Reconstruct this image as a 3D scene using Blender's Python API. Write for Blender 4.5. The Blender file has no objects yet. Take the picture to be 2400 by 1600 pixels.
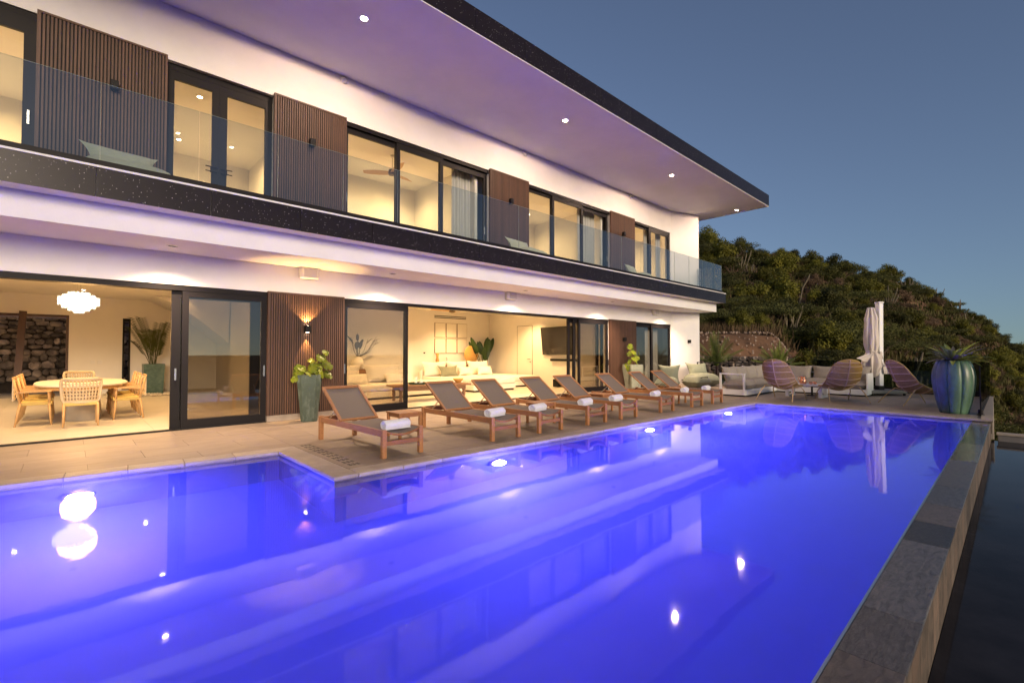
import bpy, bmesh, math, random
from mathutils import Vector, Matrix, Euler, noise
R = math.radians
rnd = random.Random(7)
C = bpy.context.scene.collection
sc = bpy.context.scene

# ------------------------------------------------------------------ camera, sky, sun, exposure
cam = bpy.data.cameras.new('camera'); cam_o = bpy.data.objects.new('camera', cam); C.objects.link(cam_o)
sc.camera = cam_o
cam.sensor_width = 36; cam.lens = 1106.3 / 2400 * 36; cam.clip_start = 0.05; cam.clip_end = 20000
cam_o.location = (0, 0, 1.45)
cam_o.rotation_euler = (R(91.334), 0, R(46.785 - 90))

SUN_AZ = 196.0      # degrees clockwise from +Y (the afterglow lies behind the viewer, over the sea)
SUN_EL = 3.5
w = bpy.data.worlds.new('World'); sc.world = w; w.use_nodes = True
nt = w.node_tree; bg = nt.nodes['Background']
sky = nt.nodes.new('ShaderNodeTexSky'); sky.sky_type = 'NISHITA'; sky.sun_disc = False
sky.sun_elevation = R(SUN_EL); sky.sun_rotation = R(SUN_AZ); sky.ozone_density = 3.0; sky.dust_density = 0.6
tc = nt.nodes.new('ShaderNodeTexCoord'); ad = nt.nodes.new('ShaderNodeVectorMath'); ad.operation = 'ADD'
ad.inputs[1].default_value = (0, 0, 0.085)
nt.links.new(tc.outputs['Generated'], ad.inputs[0]); nt.links.new(ad.outputs[0], sky.inputs['Vector'])
hs = nt.nodes.new('ShaderNodeHueSaturation'); hs.inputs['Saturation'].default_value = 0.80; hs.inputs['Hue'].default_value = 0.512
nt.links.new(sky.outputs[0], hs.inputs['Color']); nt.links.new(hs.outputs[0], bg.inputs[0]); bg.inputs[1].default_value = 0.063

sun = bpy.data.lights.new('sun', 'SUN'); sun.energy = 0.75; sun.angle = R(20); sun.color = (1.0, 0.80, 0.58)
sun_o = bpy.data.objects.new('sun', sun); C.objects.link(sun_o)
sd = Vector((math.sin(R(SUN_AZ)) * math.cos(R(SUN_EL + 9)), math.cos(R(SUN_AZ)) * math.cos(R(SUN_EL + 9)), math.sin(R(SUN_EL + 9))))
sun_o.rotation_euler = sd.to_track_quat('Z', 'Y').to_euler()

sc.view_settings.view_transform = 'Standard'; sc.view_settings.look = 'None'
sc.view_settings.gamma = 1; sc.view_settings.exposure = 2.0; sc.view_settings.use_curve_mapping = False
sc.render.engine = 'CYCLES'
cy = sc.cycles
cy.use_denoising = True; cy.denoiser = 'OPENIMAGEDENOISE'
cy.max_bounces = 10; cy.diffuse_bounces = 4; cy.glossy_bounces = 5; cy.transmission_bounces = 8; cy.transparent_max_bounces = 16
cy.sample_clamp_indirect = 6; cy.sample_clamp_direct = 0
cy.volume_bounces = 1; cy.caustics_refractive = True; cy.caustics_reflective = False; cy.blur_glossy = 0.5

# ------------------------------------------------------------------ materials
MATS = {}
def mat(name, col, rough=0.5, metal=0.0, var=0.0, scale=4.0, stretch=(1, 1, 1), bump=0.0, bscale=60.0, rand=0.0, spec=0.5, coat=0.0, emit=None, estr=0.0, sss=0.0):
    if name in MATS: return MATS[name]
    m = bpy.data.materials.new(name); m.use_nodes = True; n = m.node_tree; L = n.links.new
    b = n.nodes['Principled BSDF']
    b.inputs['Roughness'].default_value = rough; b.inputs['Metallic'].default_value = metal
    b.inputs['Specular IOR Level'].default_value = spec; b.inputs['Coat Weight'].default_value = coat; b.inputs['Coat Roughness'].default_value = 0.12
    b.inputs['Base Color'].default_value = (*col, 1)
    if emit: b.inputs['Emission Color'].default_value = (*emit, 1); b.inputs['Emission Strength'].default_value = estr
    if var or rand or bump:
        t = n.nodes.new('ShaderNodeTexCoord'); mp = n.nodes.new('ShaderNodeMapping'); mp.inputs['Scale'].default_value = stretch
        oi = n.nodes.new('ShaderNodeObjectInfo')
        a = n.nodes.new('ShaderNodeVectorMath'); a.operation = 'ADD'
        sc_ = n.nodes.new('ShaderNodeVectorMath'); sc_.operation = 'SCALE'; sc_.inputs['Scale'].default_value = 17.0
        cx = n.nodes.new('ShaderNodeCombineXYZ'); L(oi.outputs['Random'], cx.inputs[0]); L(oi.outputs['Random'], cx.inputs[1]); L(oi.outputs['Random'], cx.inputs[2])
        L(cx.outputs[0], sc_.inputs[0]); L(t.outputs['Object'], a.inputs[0]); L(sc_.outputs[0], a.inputs[1]); L(a.outputs[0], mp.inputs[0])
        val = None
        if var:
            nz = n.nodes.new('ShaderNodeTexNoise'); nz.inputs['Scale'].default_value = scale; nz.inputs['Detail'].default_value = 6; nz.inputs['Roughness'].default_value = 0.65
            L(mp.outputs[0], nz.inputs['Vector'])
            mr = n.nodes.new('ShaderNodeMapRange'); mr.inputs[1].default_value = 0.3; mr.inputs[2].default_value = 0.7
            mr.inputs[3].default_value = 1 - var; mr.inputs[4].default_value = 1 + var; L(nz.outputs[0], mr.inputs[0]); val = mr.outputs[0]
        if rand:
            m2 = n.nodes.new('ShaderNodeMapRange'); m2.inputs[3].default_value = 1 - rand; m2.inputs[4].default_value = 1 + rand; L(oi.outputs['Random'], m2.inputs[0])
            if val is None: val = m2.outputs[0]
            else:
                mu = n.nodes.new('ShaderNodeMath'); mu.operation = 'MULTIPLY'; L(val, mu.inputs[0]); L(m2.outputs[0], mu.inputs[1]); val = mu.outputs[0]
        if val is not None:
            mx = n.nodes.new('ShaderNodeVectorMath'); mx.operation = 'SCALE'; mx.inputs[0].default_value = col; L(val, mx.inputs['Scale'])
            L(mx.outputs[0], b.inputs['Base Color'])
        if bump:
            nb = n.nodes.new('ShaderNodeTexNoise'); nb.inputs['Scale'].default_value = bscale; nb.inputs['Detail'].default_value = 4
            L(mp.outputs[0], nb.inputs['Vector']); bu = n.nodes.new('ShaderNodeBump'); bu.inputs['Strength'].default_value = bump; bu.inputs['Distance'].default_value = 0.02
            L(nb.outputs[0], bu.inputs['Height']); L(bu.outputs[0], b.inputs['Normal'])
    MATS[name] = m; return m

def emis(name, col, s):
    m = bpy.data.materials.new(name); m.use_nodes = True; n = m.node_tree
    n.nodes.remove(n.nodes['Principled BSDF']); e = n.nodes.new('ShaderNodeEmission'); e.inputs[0].default_value = (*col, 1); e.inputs[1].default_value = s
    n.links.new(e.outputs[0], n.nodes['Material Output'].inputs[0]); return m

def glass(name, tint, ior=1.5, boost=1.0, rough=0.0):
    # a thin pane: clear with a Fresnel mirror on top
    m = bpy.data.materials.new(name); m.use_nodes = True; n = m.node_tree; L = n.links.new
    n.nodes.remove(n.nodes['Principled BSDF'])
    tr = n.nodes.new('ShaderNodeBsdfTransparent'); tr.inputs[0].default_value = (*tint, 1)
    gl = n.nodes.new('ShaderNodeBsdfGlossy'); gl.inputs['Roughness'].default_value = rough
    fr = n.nodes.new('ShaderNodeFresnel'); fr.inputs[0].default_value = ior
    mu = n.nodes.new('ShaderNodeMath'); mu.operation = 'MULTIPLY'; mu.use_clamp = True; mu.inputs[1].default_value = boost; L(fr.outputs[0], mu.inputs[0])
    mx = n.nodes.new('ShaderNodeMixShader'); L(mu.outputs[0], mx.inputs[0]); L(tr.outputs[0], mx.inputs[1]); L(gl.outputs[0], mx.inputs[2])
    L(mx.outputs[0], n.nodes['Material Output'].inputs[0]); return m

def speckled(name, col, spot, dens, thr, rough=0.35):
    m = bpy.data.materials.new(name); m.use_nodes = True; n = m.node_tree; L = n.links.new; b = n.nodes['Principled BSDF']
    b.inputs['Roughness'].default_value = rough; b.inputs['Specular IOR Level'].default_value = 0.25
    t = n.nodes.new('ShaderNodeTexCoord'); oi = n.nodes.new('ShaderNodeObjectInfo')
    cx = n.nodes.new('ShaderNodeCombineXYZ'); L(oi.outputs['Random'], cx.inputs[0]); L(oi.outputs['Random'], cx.inputs[2])
    s9 = n.nodes.new('ShaderNodeVectorMath'); s9.operation = 'SCALE'; s9.inputs['Scale'].default_value = 31; L(cx.outputs[0], s9.inputs[0])
    ad = n.nodes.new('ShaderNodeVectorMath'); ad.operation = 'ADD'; L(t.outputs['Object'], ad.inputs[0]); L(s9.outputs[0], ad.inputs[1])
    v = n.nodes.new('ShaderNodeTexVoronoi'); v.inputs['Scale'].default_value = dens; v.inputs['Randomness'].default_value = 1; L(ad.outputs[0], v.inputs['Vector'])
    nz = n.nodes.new('ShaderNodeTexNoise'); nz.inputs['Scale'].default_value = 3.0; L(ad.outputs[0], nz.inputs['Vector'])
    # only some cells carry a chip, each of its own size
    sep = n.nodes.new('ShaderNodeSeparateColor'); L(v.outputs['Color'], sep.inputs[0])
    sz = n.nodes.new('ShaderNodeMapRange'); sz.inputs[1].default_value = thr; sz.inputs[2].default_value = 1.0; sz.inputs[3].default_value = 0.0; sz.inputs[4].default_value = 0.27; L(sep.outputs[0], sz.inputs[0])
    lt = n.nodes.new('ShaderNodeMath'); lt.operation = 'LESS_THAN'; L(v.outputs['Distance'], lt.inputs[0]); L(sz.outputs[0], lt.inputs[1])
    va = n.nodes.new('ShaderNodeMapRange'); va.inputs[3].default_value = 0.7; va.inputs[4].default_value = 1.3; L(nz.outputs[0], va.inputs[0])
    ba = n.nodes.new('ShaderNodeVectorMath'); ba.operation = 'SCALE'; ba.inputs[0].default_value = col; L(va.outputs[0], ba.inputs['Scale'])
    mx = n.nodes.new('ShaderNodeMix'); mx.data_type = 'RGBA'; L(lt.outputs[0], mx.inputs[0]); L(ba.outputs[0], mx.inputs[6]); mx.inputs[7].default_value = (*spot, 1)
    L(mx.outputs[2], b.inputs['Base Color']); return m

def stone_mat(name, c1, c2, c3, scale, rough, rand=0.35, bump=0.3, stretch=(1, 1, 1)):
    m = bpy.data.materials.new(name); m.use_nodes = True; n = m.node_tree; L = n.links.new; b = n.nodes['Principled BSDF']
    b.inputs['Roughness'].default_value = rough
    t = n.nodes.new('ShaderNodeTexCoord'); oi = n.nodes.new('ShaderNodeObjectInfo')
    cx = n.nodes.new('ShaderNodeCombineXYZ'); L(oi.outputs['Random'], cx.inputs[0]); L(oi.outputs['Random'], cx.inputs[1])
    s9 = n.nodes.new('ShaderNodeVectorMath'); s9.operation = 'SCALE'; s9.inputs['Scale'].default_value = 41; L(cx.outputs[0], s9.inputs[0])
    ad = n.nodes.new('ShaderNodeVectorMath'); ad.operation = 'ADD'; L(t.outputs['Object'], ad.inputs[0]); L(s9.outputs[0], ad.inputs[1])
    mp = n.nodes.new('ShaderNodeMapping'); mp.inputs['Scale'].default_value = stretch; L(ad.outputs[0], mp.inputs[0])
    nz = n.nodes.new('ShaderNodeTexNoise'); nz.inputs['Scale'].default_value = scale; nz.inputs['Detail'].default_value = 7; nz.inputs['Roughness'].default_value = 0.65; nz.inputs['Distortion'].default_value = 0.6; L(mp.outputs[0], nz.inputs['Vector'])
    rp = n.nodes.new('ShaderNodeValToRGB'); rp.color_ramp.elements[0].position = 0.32; rp.color_ramp.elements[0].color = (*c1, 1); rp.color_ramp.elements[1].position = 0.7; rp.color_ramp.elements[1].color = (*c3, 1)
    e = rp.color_ramp.elements.new(0.5); e.color = (*c2, 1)
    # each stone leans towards its own end of the ramp
    sh = n.nodes.new('ShaderNodeMapRange'); sh.inputs[3].default_value = -0.16; sh.inputs[4].default_value = 0.16; L(oi.outputs['Random'], sh.inputs[0])
    a2 = n.nodes.new('ShaderNodeMath'); a2.operation = 'ADD'; L(nz.outputs[0], a2.inputs[0]); L(sh.outputs[0], a2.inputs[1]); L(a2.outputs[0], rp.inputs[0])
    m2 = n.nodes.new('ShaderNodeMath'); m2.operation = 'MULTIPLY'; m2.inputs[1].default_value = 7.31; L(oi.outputs['Random'], m2.inputs[0])
    fr = n.nodes.new('ShaderNodeMath'); fr.operation = 'FRACT'; L(m2.outputs[0], fr.inputs[0])
    mr = n.nodes.new('ShaderNodeMapRange'); mr.inputs[3].default_value = 1 - rand; mr.inputs[4].default_value = 1 + rand; L(fr.outputs[0], mr.inputs[0])
    sx = n.nodes.new('ShaderNodeVectorMath'); sx.operation = 'SCALE'; L(rp.outputs[0], sx.inputs[0]); L(mr.outputs[0], sx.inputs['Scale']); L(sx.outputs[0], b.inputs['Base Color'])
    bu = n.nodes.new('ShaderNodeBump'); bu.inputs['Strength'].default_value = bump; bu.inputs['Distance'].default_value = 0.02; L(nz.outputs[0], bu.inputs['Height']); L(bu.outputs[0], b.inputs['Normal'])
    return m

def leafmat(name, c1, c2, scale=3.0, rough=0.55, trans=0.25):
    m = bpy.data.materials.new(name); m.use_nodes = True; n = m.node_tree; L = n.links.new; b = n.nodes['Principled BSDF']
    b.inputs['Roughness'].default_value = rough; b.inputs['Specular IOR Level'].default_value = 0.3
    t = n.nodes.new('ShaderNodeTexCoord'); nz = n.nodes.new('ShaderNodeTexNoise'); nz.inputs['Scale'].default_value = scale; nz.inputs['Detail'].default_value = 5; L(t.outputs['Object'], nz.inputs['Vector'])
    rp = n.nodes.new('ShaderNodeValToRGB'); rp.color_ramp.elements[0].position = 0.35; rp.color_ramp.elements[0].color = (*c1, 1); rp.color_ramp.elements[1].position = 0.65; rp.color_ramp.elements[1].color = (*c2, 1); L(nz.outputs[0], rp.inputs[0])
    oi = n.nodes.new('ShaderNodeObjectInfo'); mr = n.nodes.new('ShaderNodeMapRange'); mr.inputs[3].default_value = 0.6; mr.inputs[4].default_value = 1.4; L(oi.outputs['Random'], mr.inputs[0])
    sx = n.nodes.new('ShaderNodeVectorMath'); sx.operation = 'SCALE'; L(rp.outputs[0], sx.inputs[0]); L(mr.outputs[0], sx.inputs['Scale'])
    L(sx.outputs[0], b.inputs['Base Color'])
    if trans:
        tl = n.nodes.new('ShaderNodeBsdfTranslucent'); L(sx.outputs[0], tl.inputs[0]); mx = n.nodes.new('ShaderNodeMixShader'); mx.inputs[0].default_value = trans
        L(b.outputs[0], mx.inputs[1]); L(tl.outputs[0], mx.inputs[2]); L(mx.outputs[0], n.nodes['Material Output'].inputs[0])
    return m

WHITE = mat('white_render', (0.78, 0.76, 0.74), 0.75, var=0.05, scale=0.9, bump=0.12, bscale=45)
INWALL = mat('cream_plaster', (0.76, 0.73, 0.68), 0.8, var=0.03, scale=1.2)
BLACK = mat('black_aluminium', (0.010, 0.0085, 0.010), 0.5, bump=0.03, bscale=200, spec=0.18)
BLACKM = mat('matt_black_metal', (0.010, 0.010, 0.011), 0.55, spec=0.2)
SLAT = mat('brown_slat_wood', (0.080, 0.038, 0.023), 0.55, var=0.25, scale=9, stretch=(6, 6, 0.5), rand=0.22, bump=0.15, bscale=30)
SLATB = mat('dark_backing_board', (0.012, 0.009, 0.008), 0.7)
FASCIA = speckled('dark_speckled_stone', (0.014, 0.009, 0.011), (0.42, 0.38, 0.38), 42.0, 0.68, 0.3)
DECK = mat('beige_porcelain_tile', (0.26, 0.205, 0.16), 0.5, var=0.14, scale=2.6, stretch=(1, 2.2, 1), rand=0.07, bump=0.06, bscale=35)
INFLOOR = mat('sand_floor_tile', (0.50, 0.44, 0.36), 0.42, var=0.07, scale=2.0, stretch=(1, 2.2, 1), rand=0.05)
GROUT = mat('dark_grout', (0.15, 0.12, 0.10), 0.9)
COPING = mat('pinkish_coping_stone', (0.36, 0.30, 0.25), 0.5, var=0.16, scale=5, rand=0.10, bump=0.12, bscale=40)
SLATE = stone_mat('grey_slate', (0.055, 0.055, 0.062), (0.115, 0.112, 0.12), (0.19, 0.16, 0.145), 11.0, 0.3, 0.2, 0.6, (1, 3, 1))
SLATEW = stone_mat('wet_slate', (0.05, 0.05, 0.05), (0.10, 0.095, 0.09), (0.17, 0.14, 0.11), 9.0, 0.07, 0.25, 0.12, (1, 3, 1))
SLATED = stone_mat('dark_slate', (0.032, 0.031, 0.035), (0.065, 0.061, 0.066), (0.13, 0.12, 0.12), 14.0, 0.32, 0.15, 0.6, (1, 3.5, 1))
SLATEB = stone_mat('brown_slate', (0.075, 0.06, 0.052), (0.125, 0.10, 0.085), (0.18, 0.14, 0.115), 11.0, 0.36, 0.1, 0.4, (1, 2.5, 1))
SLATEV = stone_mat('slate_side', (0.075, 0.058, 0.045), (0.115, 0.09, 0.07), (0.165, 0.115, 0.085), 7.0, 0.55, 0.25, 0.35)
TEAK = mat('orange_teak', (0.37, 0.165, 0.062), 0.45, var=0.22, scale=6, stretch=(7, 1, 7), rand=0.08, bump=0.08, bscale=25)
TEAKX = mat('teak_table_wood', (0.29, 0.122, 0.05), 0.45, var=0.22, scale=6, stretch=(1, 7, 7), rand=0.08, bump=0.08, bscale=25)
SLING = mat('taupe_sling_mesh', (0.155, 0.125, 0.105), 0.7, var=0.06, scale=60, bump=0.15, bscale=400)
TOWEL = mat('white_towel', (0.80, 0.79, 0.80), 0.95, var=0.05, scale=25, bump=0.6, bscale=160)
STEEL = mat('brushed_steel', (0.62, 0.60, 0.58), 0.3, metal=1.0)
CHROME = mat('satin_nickel', (0.75, 0.73, 0.70), 0.25, metal=1.0)
WHITEM = mat('white_powder_coat', (0.80, 0.79, 0.77), 0.4)
WHITEP = mat('white_plastic', (0.74, 0.72, 0.70), 0.45)
GREYC = mat('taupe_outdoor_cushion', (0.30, 0.265, 0.225), 0.9, var=0.08, scale=10, bump=0.3, bscale=220)
SAGEC = mat('sage_bean_bag_canvas', (0.23, 0.25, 0.185), 0.85, var=0.12, scale=5, bump=0.3, bscale=120)
IVORY = mat('ivory_linen', (0.74, 0.68, 0.58), 0.9, var=0.05, scale=6, bump=0.25, bscale=150)
SAGEP = mat('sage_cushion_cloth', (0.22, 0.22, 0.14), 0.9, var=0.08, scale=8)
ROPE = mat('mauve_rope', (0.42, 0.28, 0.085), 0.8, var=0.12, scale=30)
ROPEF = mat('tan_powder_tube', (0.50, 0.35, 0.18), 0.5)
OAK = mat('pale_oak', (0.55, 0.33, 0.14), 0.5, var=0.18, scale=7, stretch=(5, 5, 1), bump=0.06)
CORD = mat('cream_woven_cord', (0.62, 0.49, 0.32), 0.85, var=0.1, scale=40, bump=0.3, bscale=200)
SEATC = mat('straw_seat_cloth', (0.55, 0.40, 0.13), 0.9, var=0.08, scale=20)
STONETOP = mat('cream_stone_top', (0.68, 0.62, 0.52), 0.35, var=0.05, scale=6)
DARKWOOD = mat('rustic_brown_wood', (0.19, 0.095, 0.045), 0.55, var=0.3, scale=8, stretch=(1, 6, 6), bump=0.15)
POSTW = mat('dark_hardwood', (0.055, 0.022, 0.014), 0.5, var=0.2, scale=8, stretch=(6, 6, 1))
SAGEPOT = stone_mat('verdigris_concrete', (0.07, 0.10, 0.075), (0.15, 0.19, 0.15), (0.26, 0.31, 0.26), 9, 0.65, 0.1, 0.6, (1, 1, 0.5))
PALEPOT = stone_mat('pale_verdigris_concrete', (0.20, 0.24, 0.16), (0.28, 0.31, 0.23), (0.36, 0.37, 0.28), 5, 0.7, 0.05, 0.4)
TEALPOT = stone_mat('teal_glaze_square', (0.02, 0.05, 0.04), (0.04, 0.085, 0.07), (0.08, 0.13, 0.11), 6, 0.3, 0.1, 0.3)
COPPER = mat('copper', (0.80, 0.36, 0.22), 0.25, metal=1.0, var=0.1, scale=12)
CANVAS = mat('blush_canvas', (0.64, 0.57, 0.50), 0.85, var=0.06, scale=5, bump=0.2, bscale=120)
CONC = mat('grey_concrete', (0.22, 0.20, 0.19), 0.8, var=0.12, scale=6, bump=0.15)
CREAMST = mat('cream_edge_stone', (0.42, 0.35, 0.28), 0.7, var=0.12, scale=5, bump=0.1)
POOLT = mat('blue_pool_mosaic', (0.08, 0.095, 0.34), 0.6, var=0.06, scale=3)
POOLB = mat('waterline_tile', (0.22, 0.19, 0.18), 0.35, var=0.25, scale=9, rand=0.2)
DARKPOOL = mat('dark_trough_slate', (0.010, 0.010, 0.012), 0.6, spec=0.2, var=0.5, scale=1.6, bump=0.2, bscale=5)
PEBBLE = mat('white_pebble', (0.62, 0.55, 0.45), 0.7, var=0.1, scale=30, rand=0.2)
SCREEN = mat('dark_tv_screen', (0.012, 0.009, 0.008), 0.12)
PICT = mat('white_paper', (0.78, 0.74, 0.66), 0.8)
CURT = mat('sheer_linen_curtain', (0.58, 0.56, 0.53), 0.9, var=0.04)
GREYP = mat('grey_headboard_cloth', (0.22, 0.24, 0.26), 0.9, var=0.06)
RATTAN = mat('honey_rattan', (0.55, 0.30, 0.08), 0.6, var=0.15, scale=20)
SOIL = mat('dark_soil', (0.03, 0.022, 0.016), 0.95, var=0.3, scale=20)
ROCK_LIT = stone_mat('terrace_lit_stone', (0.16, 0.115, 0.085), (0.32, 0.245, 0.19), (0.52, 0.42, 0.33), 2.0, 0.85, 0.4, 0.5)  # lighter copy of the field stone, terrace light put into its colour
ROCK = stone_mat('field_stone', (0.07, 0.055, 0.045), (0.17, 0.135, 0.11), (0.36, 0.29, 0.235), 2.0, 0.85, 0.45, 0.5)
MORTAR = mat('dark_mortar', (0.028, 0.022, 0.018), 0.95, var=0.3, scale=6)
LAWN = mat('green_lawn', (0.030, 0.055, 0.016), 0.9, var=0.35, scale=14, bump=0.6, bscale=120)
PANE = glass('clear_pane', (0.93, 0.94, 0.93), 1.5, 1.5)
TPANE = glass('tinted_door_pane', (0.80, 0.78, 0.74), 1.55, 2.8)
BALPANE = glass('balustrade_pane', (0.78, 0.84, 0.84), 1.5, 3.2)
RAILPANE = glass('smoked_rail_pane', (0.40, 0.46, 0.44), 1.5, 0.35)
GLEDGE = mat('green_glass_edge', (0.22, 0.28, 0.26), 0.3)

# ------------------------------------------------------------------ mesh helpers
class MB:
    def __init__(s): s.v = []; s.f = []
    def add(s, vs, fs):
        o = len(s.v); s.v += [tuple(x) for x in vs]; s.f += [tuple(i + o for i in q) for q in fs]; return s
    def box(s, x0, x1, y0, y1, z0, z1):
        return s.add([(x0, y0, z0), (x1, y0, z0), (x1, y1, z0), (x0, y1, z0), (x0, y0, z1), (x1, y0, z1), (x1, y1, z1), (x0, y1, z1)],
                     [(3, 2, 1, 0), (4, 5, 6, 7), (0, 1, 5, 4), (1, 2, 6, 5), (2, 3, 7, 6), (3, 0, 4, 7)])
    def bar(s, a, b, wx, wz, up=(0, 0, 1)):
        # a rectangular bar from a to b, wx across, wz along "up"
        a = Vector(a); b = Vector(b); d = (b - a).normalized(); u = Vector(up)
        if abs(d.dot(u)) > 0.98: u = Vector((1, 0, 0))
        x = d.cross(u).normalized(); u = x.cross(d)
        vs = []
        for p in (a, b):
            for i, j in ((-1, -1), (1, -1), (1, 1), (-1, 1)): vs.append(p + x * (i * wx / 2) + u * (j * wz / 2))
        return s.add(vs, [(0, 1, 2, 3), (7, 6, 5, 4), (0, 4, 5, 1), (1, 5, 6, 2), (2, 6, 7, 3), (3, 7, 4, 0)])
    def tube(s, pts, r, n=8, cap=True, closed=False):
        pts = [Vector(p) for p in pts]; k = len(pts); rr = r if isinstance(r, (list, tuple)) else [r] * k
        vs = []; prev = None
        for i, p in enumerate(pts):
            if closed: d = pts[(i + 1) % k] - pts[i - 1]
            else: d = pts[min(i + 1, k - 1)] - pts[max(i - 1, 0)]
            d = d.normalized() if d.length > 1e-9 else Vector((0, 0, 1))
            if prev is None:
                u = Vector((0, 0, 1)) if abs(d.z) < 0.9 else Vector((1, 0, 0))
                x = d.cross(u).normalized()
            else:
                x = prev - d * prev.dot(d)
                x = x.normalized() if x.length > 1e-6 else d.orthogonal().normalized()
            prev = x; y = d.cross(x)
            for j in range(n):
                a = 2 * math.pi * j / n; vs.append(p + (x * math.cos(a) + y * math.sin(a)) * rr[i])
        fs = []
        for i in range(k if closed else k - 1):
            i2 = (i + 1) % k
            for j in range(n): fs.append((i * n + j, i * n + (j + 1) % n, i2 * n + (j + 1) % n, i2 * n + j))
        if cap and not closed: fs += [tuple(reversed(range(n))), tuple(range((k - 1) * n, k * n))]
        return s.add(vs, fs)
    def lathe(s, prof, n=24, c=(0, 0, 0), mod=None, axis='z'):
        vs = []; k = len(prof)
        for r, z in prof:
            for j in range(n):
                a = 2 * math.pi * j / n; q = r * (mod(a, z) if mod else 1)
                p = (c[0] + q * math.cos(a), c[1] + q * math.sin(a), c[2] + z)
                if axis == 'x': p = (c[0] + z, c[1] + q * math.cos(a), c[2] + q * math.sin(a))
                vs.append(p)
        fs = [(i * n + j, i * n + (j + 1) % n, (i + 1) * n + (j + 1) % n, (i + 1) * n + j) for i in range(k - 1) for j in range(n)]
        if prof[0][0] > 1e-6: fs.append(tuple(reversed(range(n))))
        if prof[-1][0] > 1e-6: fs.append(tuple(range((k - 1) * n, k * n)))
        return s.add(vs, fs)
    def prism(s, poly, z0, z1):
        n = len(poly); vs = [(x, y, z0) for x, y in poly] + [(x, y, z1) for x, y in poly]
        return s.add(vs, [tuple(reversed(range(n))), tuple(range(n, 2 * n))] + [(i, (i + 1) % n, n + (i + 1) % n, n + i) for i in range(n)])
    def grid(s, rows):
        n = len(rows[0]); vs = [p for r in rows for p in r]
        return s.add(vs, [(i * n + j, i * n + j + 1, (i + 1) * n + j + 1, (i + 1) * n + j) for i in range(len(rows) - 1) for j in range(n - 1)])
    def mesh(s, name, m, bevel=0.0, seg=2, smooth=False, shift=(0, 0, 0), sub=0, angle=None):
        me = bpy.data.meshes.new(name)
        me.from_pydata([(x - shift[0], y - shift[1], z - shift[2]) for x, y, z in s.v], [], s.f)
        b = bmesh.new(); b.from_mesh(me)
        if bevel or sub: bmesh.ops.remove_doubles(b, verts=b.verts, dist=1e-6)
        bmesh.ops.recalc_face_normals(b, faces=b.faces) if bevel else None
        if bevel: bmesh.ops.bevel(b, geom=b.edges[:], offset=bevel, segments=seg, affect='EDGES', profile=0.5, clamp_overlap=True)
        for _ in range(sub): bmesh.ops.subdivide_edges(b, edges=b.edges[:], cuts=1, use_grid_fill=True, smooth=1.0)
        b.to_mesh(me); b.free()
        me.materials.append(m)
        if smooth: me.polygons.foreach_set('use_smooth', [True] * len(me.polygons))
        if smooth and angle: me.set_sharp_from_angle(angle=R(angle))
        me.update(); return me
    def build(s, name, m, parent=None, world=False, kind=None, label=None, **k):
        sh = (0, 0, 0)
        if world and parent is not None: sh = wl(parent)
        return put(name, s.mesh(name, m, shift=sh, **k), parent, kind=kind, label=label)

def wl(p):
    v = Vector((0, 0, 0))
    while p is not None: v = v + p.location; p = p.parent
    return v
def put(name, me, parent=None, loc=(0, 0, 0), rot=(0, 0, 0), kind=None, label=None):
    o = bpy.data.objects.new(name, me); C.objects.link(o); o.location = loc; o.rotation_euler = rot
    if parent is not None: o.parent = parent
    if kind: o['kind'] = kind
    if label: o['label'] = label
    return o
def thing(name, label, cat, loc=(0, 0, 0), rz=0.0, group=None):
    o = bpy.data.objects.new(name, None); C.objects.link(o); o.empty_display_size = 0.2
    o.location = loc; o.rotation_euler = (0, 0, rz); o['label'] = label; o['category'] = cat
    if group: o['group'] = group
    return o
def tag(o, label, cat, group=None):
    o['label'] = label; o['category'] = cat
    if group: o['group'] = group
    return o
def kids(o): return [c for c in C.objects if c.parent == o]
def dup(o, loc, rz=None, label=None, group=None, scale=None, top=True, parent=None):
    c = o.copy(); C.objects.link(c)
    if parent is not None: c.parent = parent
    if top:
        c.location = loc
        if rz is not None: c.rotation_euler = (0, 0, rz)
        if label: c['label'] = label
        if group: c['group'] = group
        if scale: c.scale = scale
    for ch in (CH[o.name] if o.name in CH else kids(o)): dup(ch, None, top=False, parent=c)
    return c
CH = {}
def freeze(o):
    # remember the children of a prototype so that copies are quick
    CH[o.name] = kids(o)
    for c in CH[o.name]: freeze(c)
def light(name, kind, loc, power, col, parent=None, rot=(0, 0, 0), size=0.05, **k):
    l = bpy.data.lights.new(name, kind); l.energy = power; l.color = col
    if kind == 'AREA':
        l.size = size
        if 'size_y' in k: l.shape = 'RECTANGLE'; l.size_y = k['size_y']
    else: l.shadow_soft_size = size
    if kind == 'SPOT': l.spot_size = R(k.get('cone', 100)); l.spot_blend = k.get('blend', 0.5)
    o = bpy.data.objects.new(name, l); C.objects.link(o); o.location = loc; o.rotation_euler = rot
    if parent is not None: o.parent = parent; o.location = Vector(loc) - wl(parent)
    return o
WARM = (1.0, 0.62, 0.25)
WARMO = (1.0, 0.70, 0.45)

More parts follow.
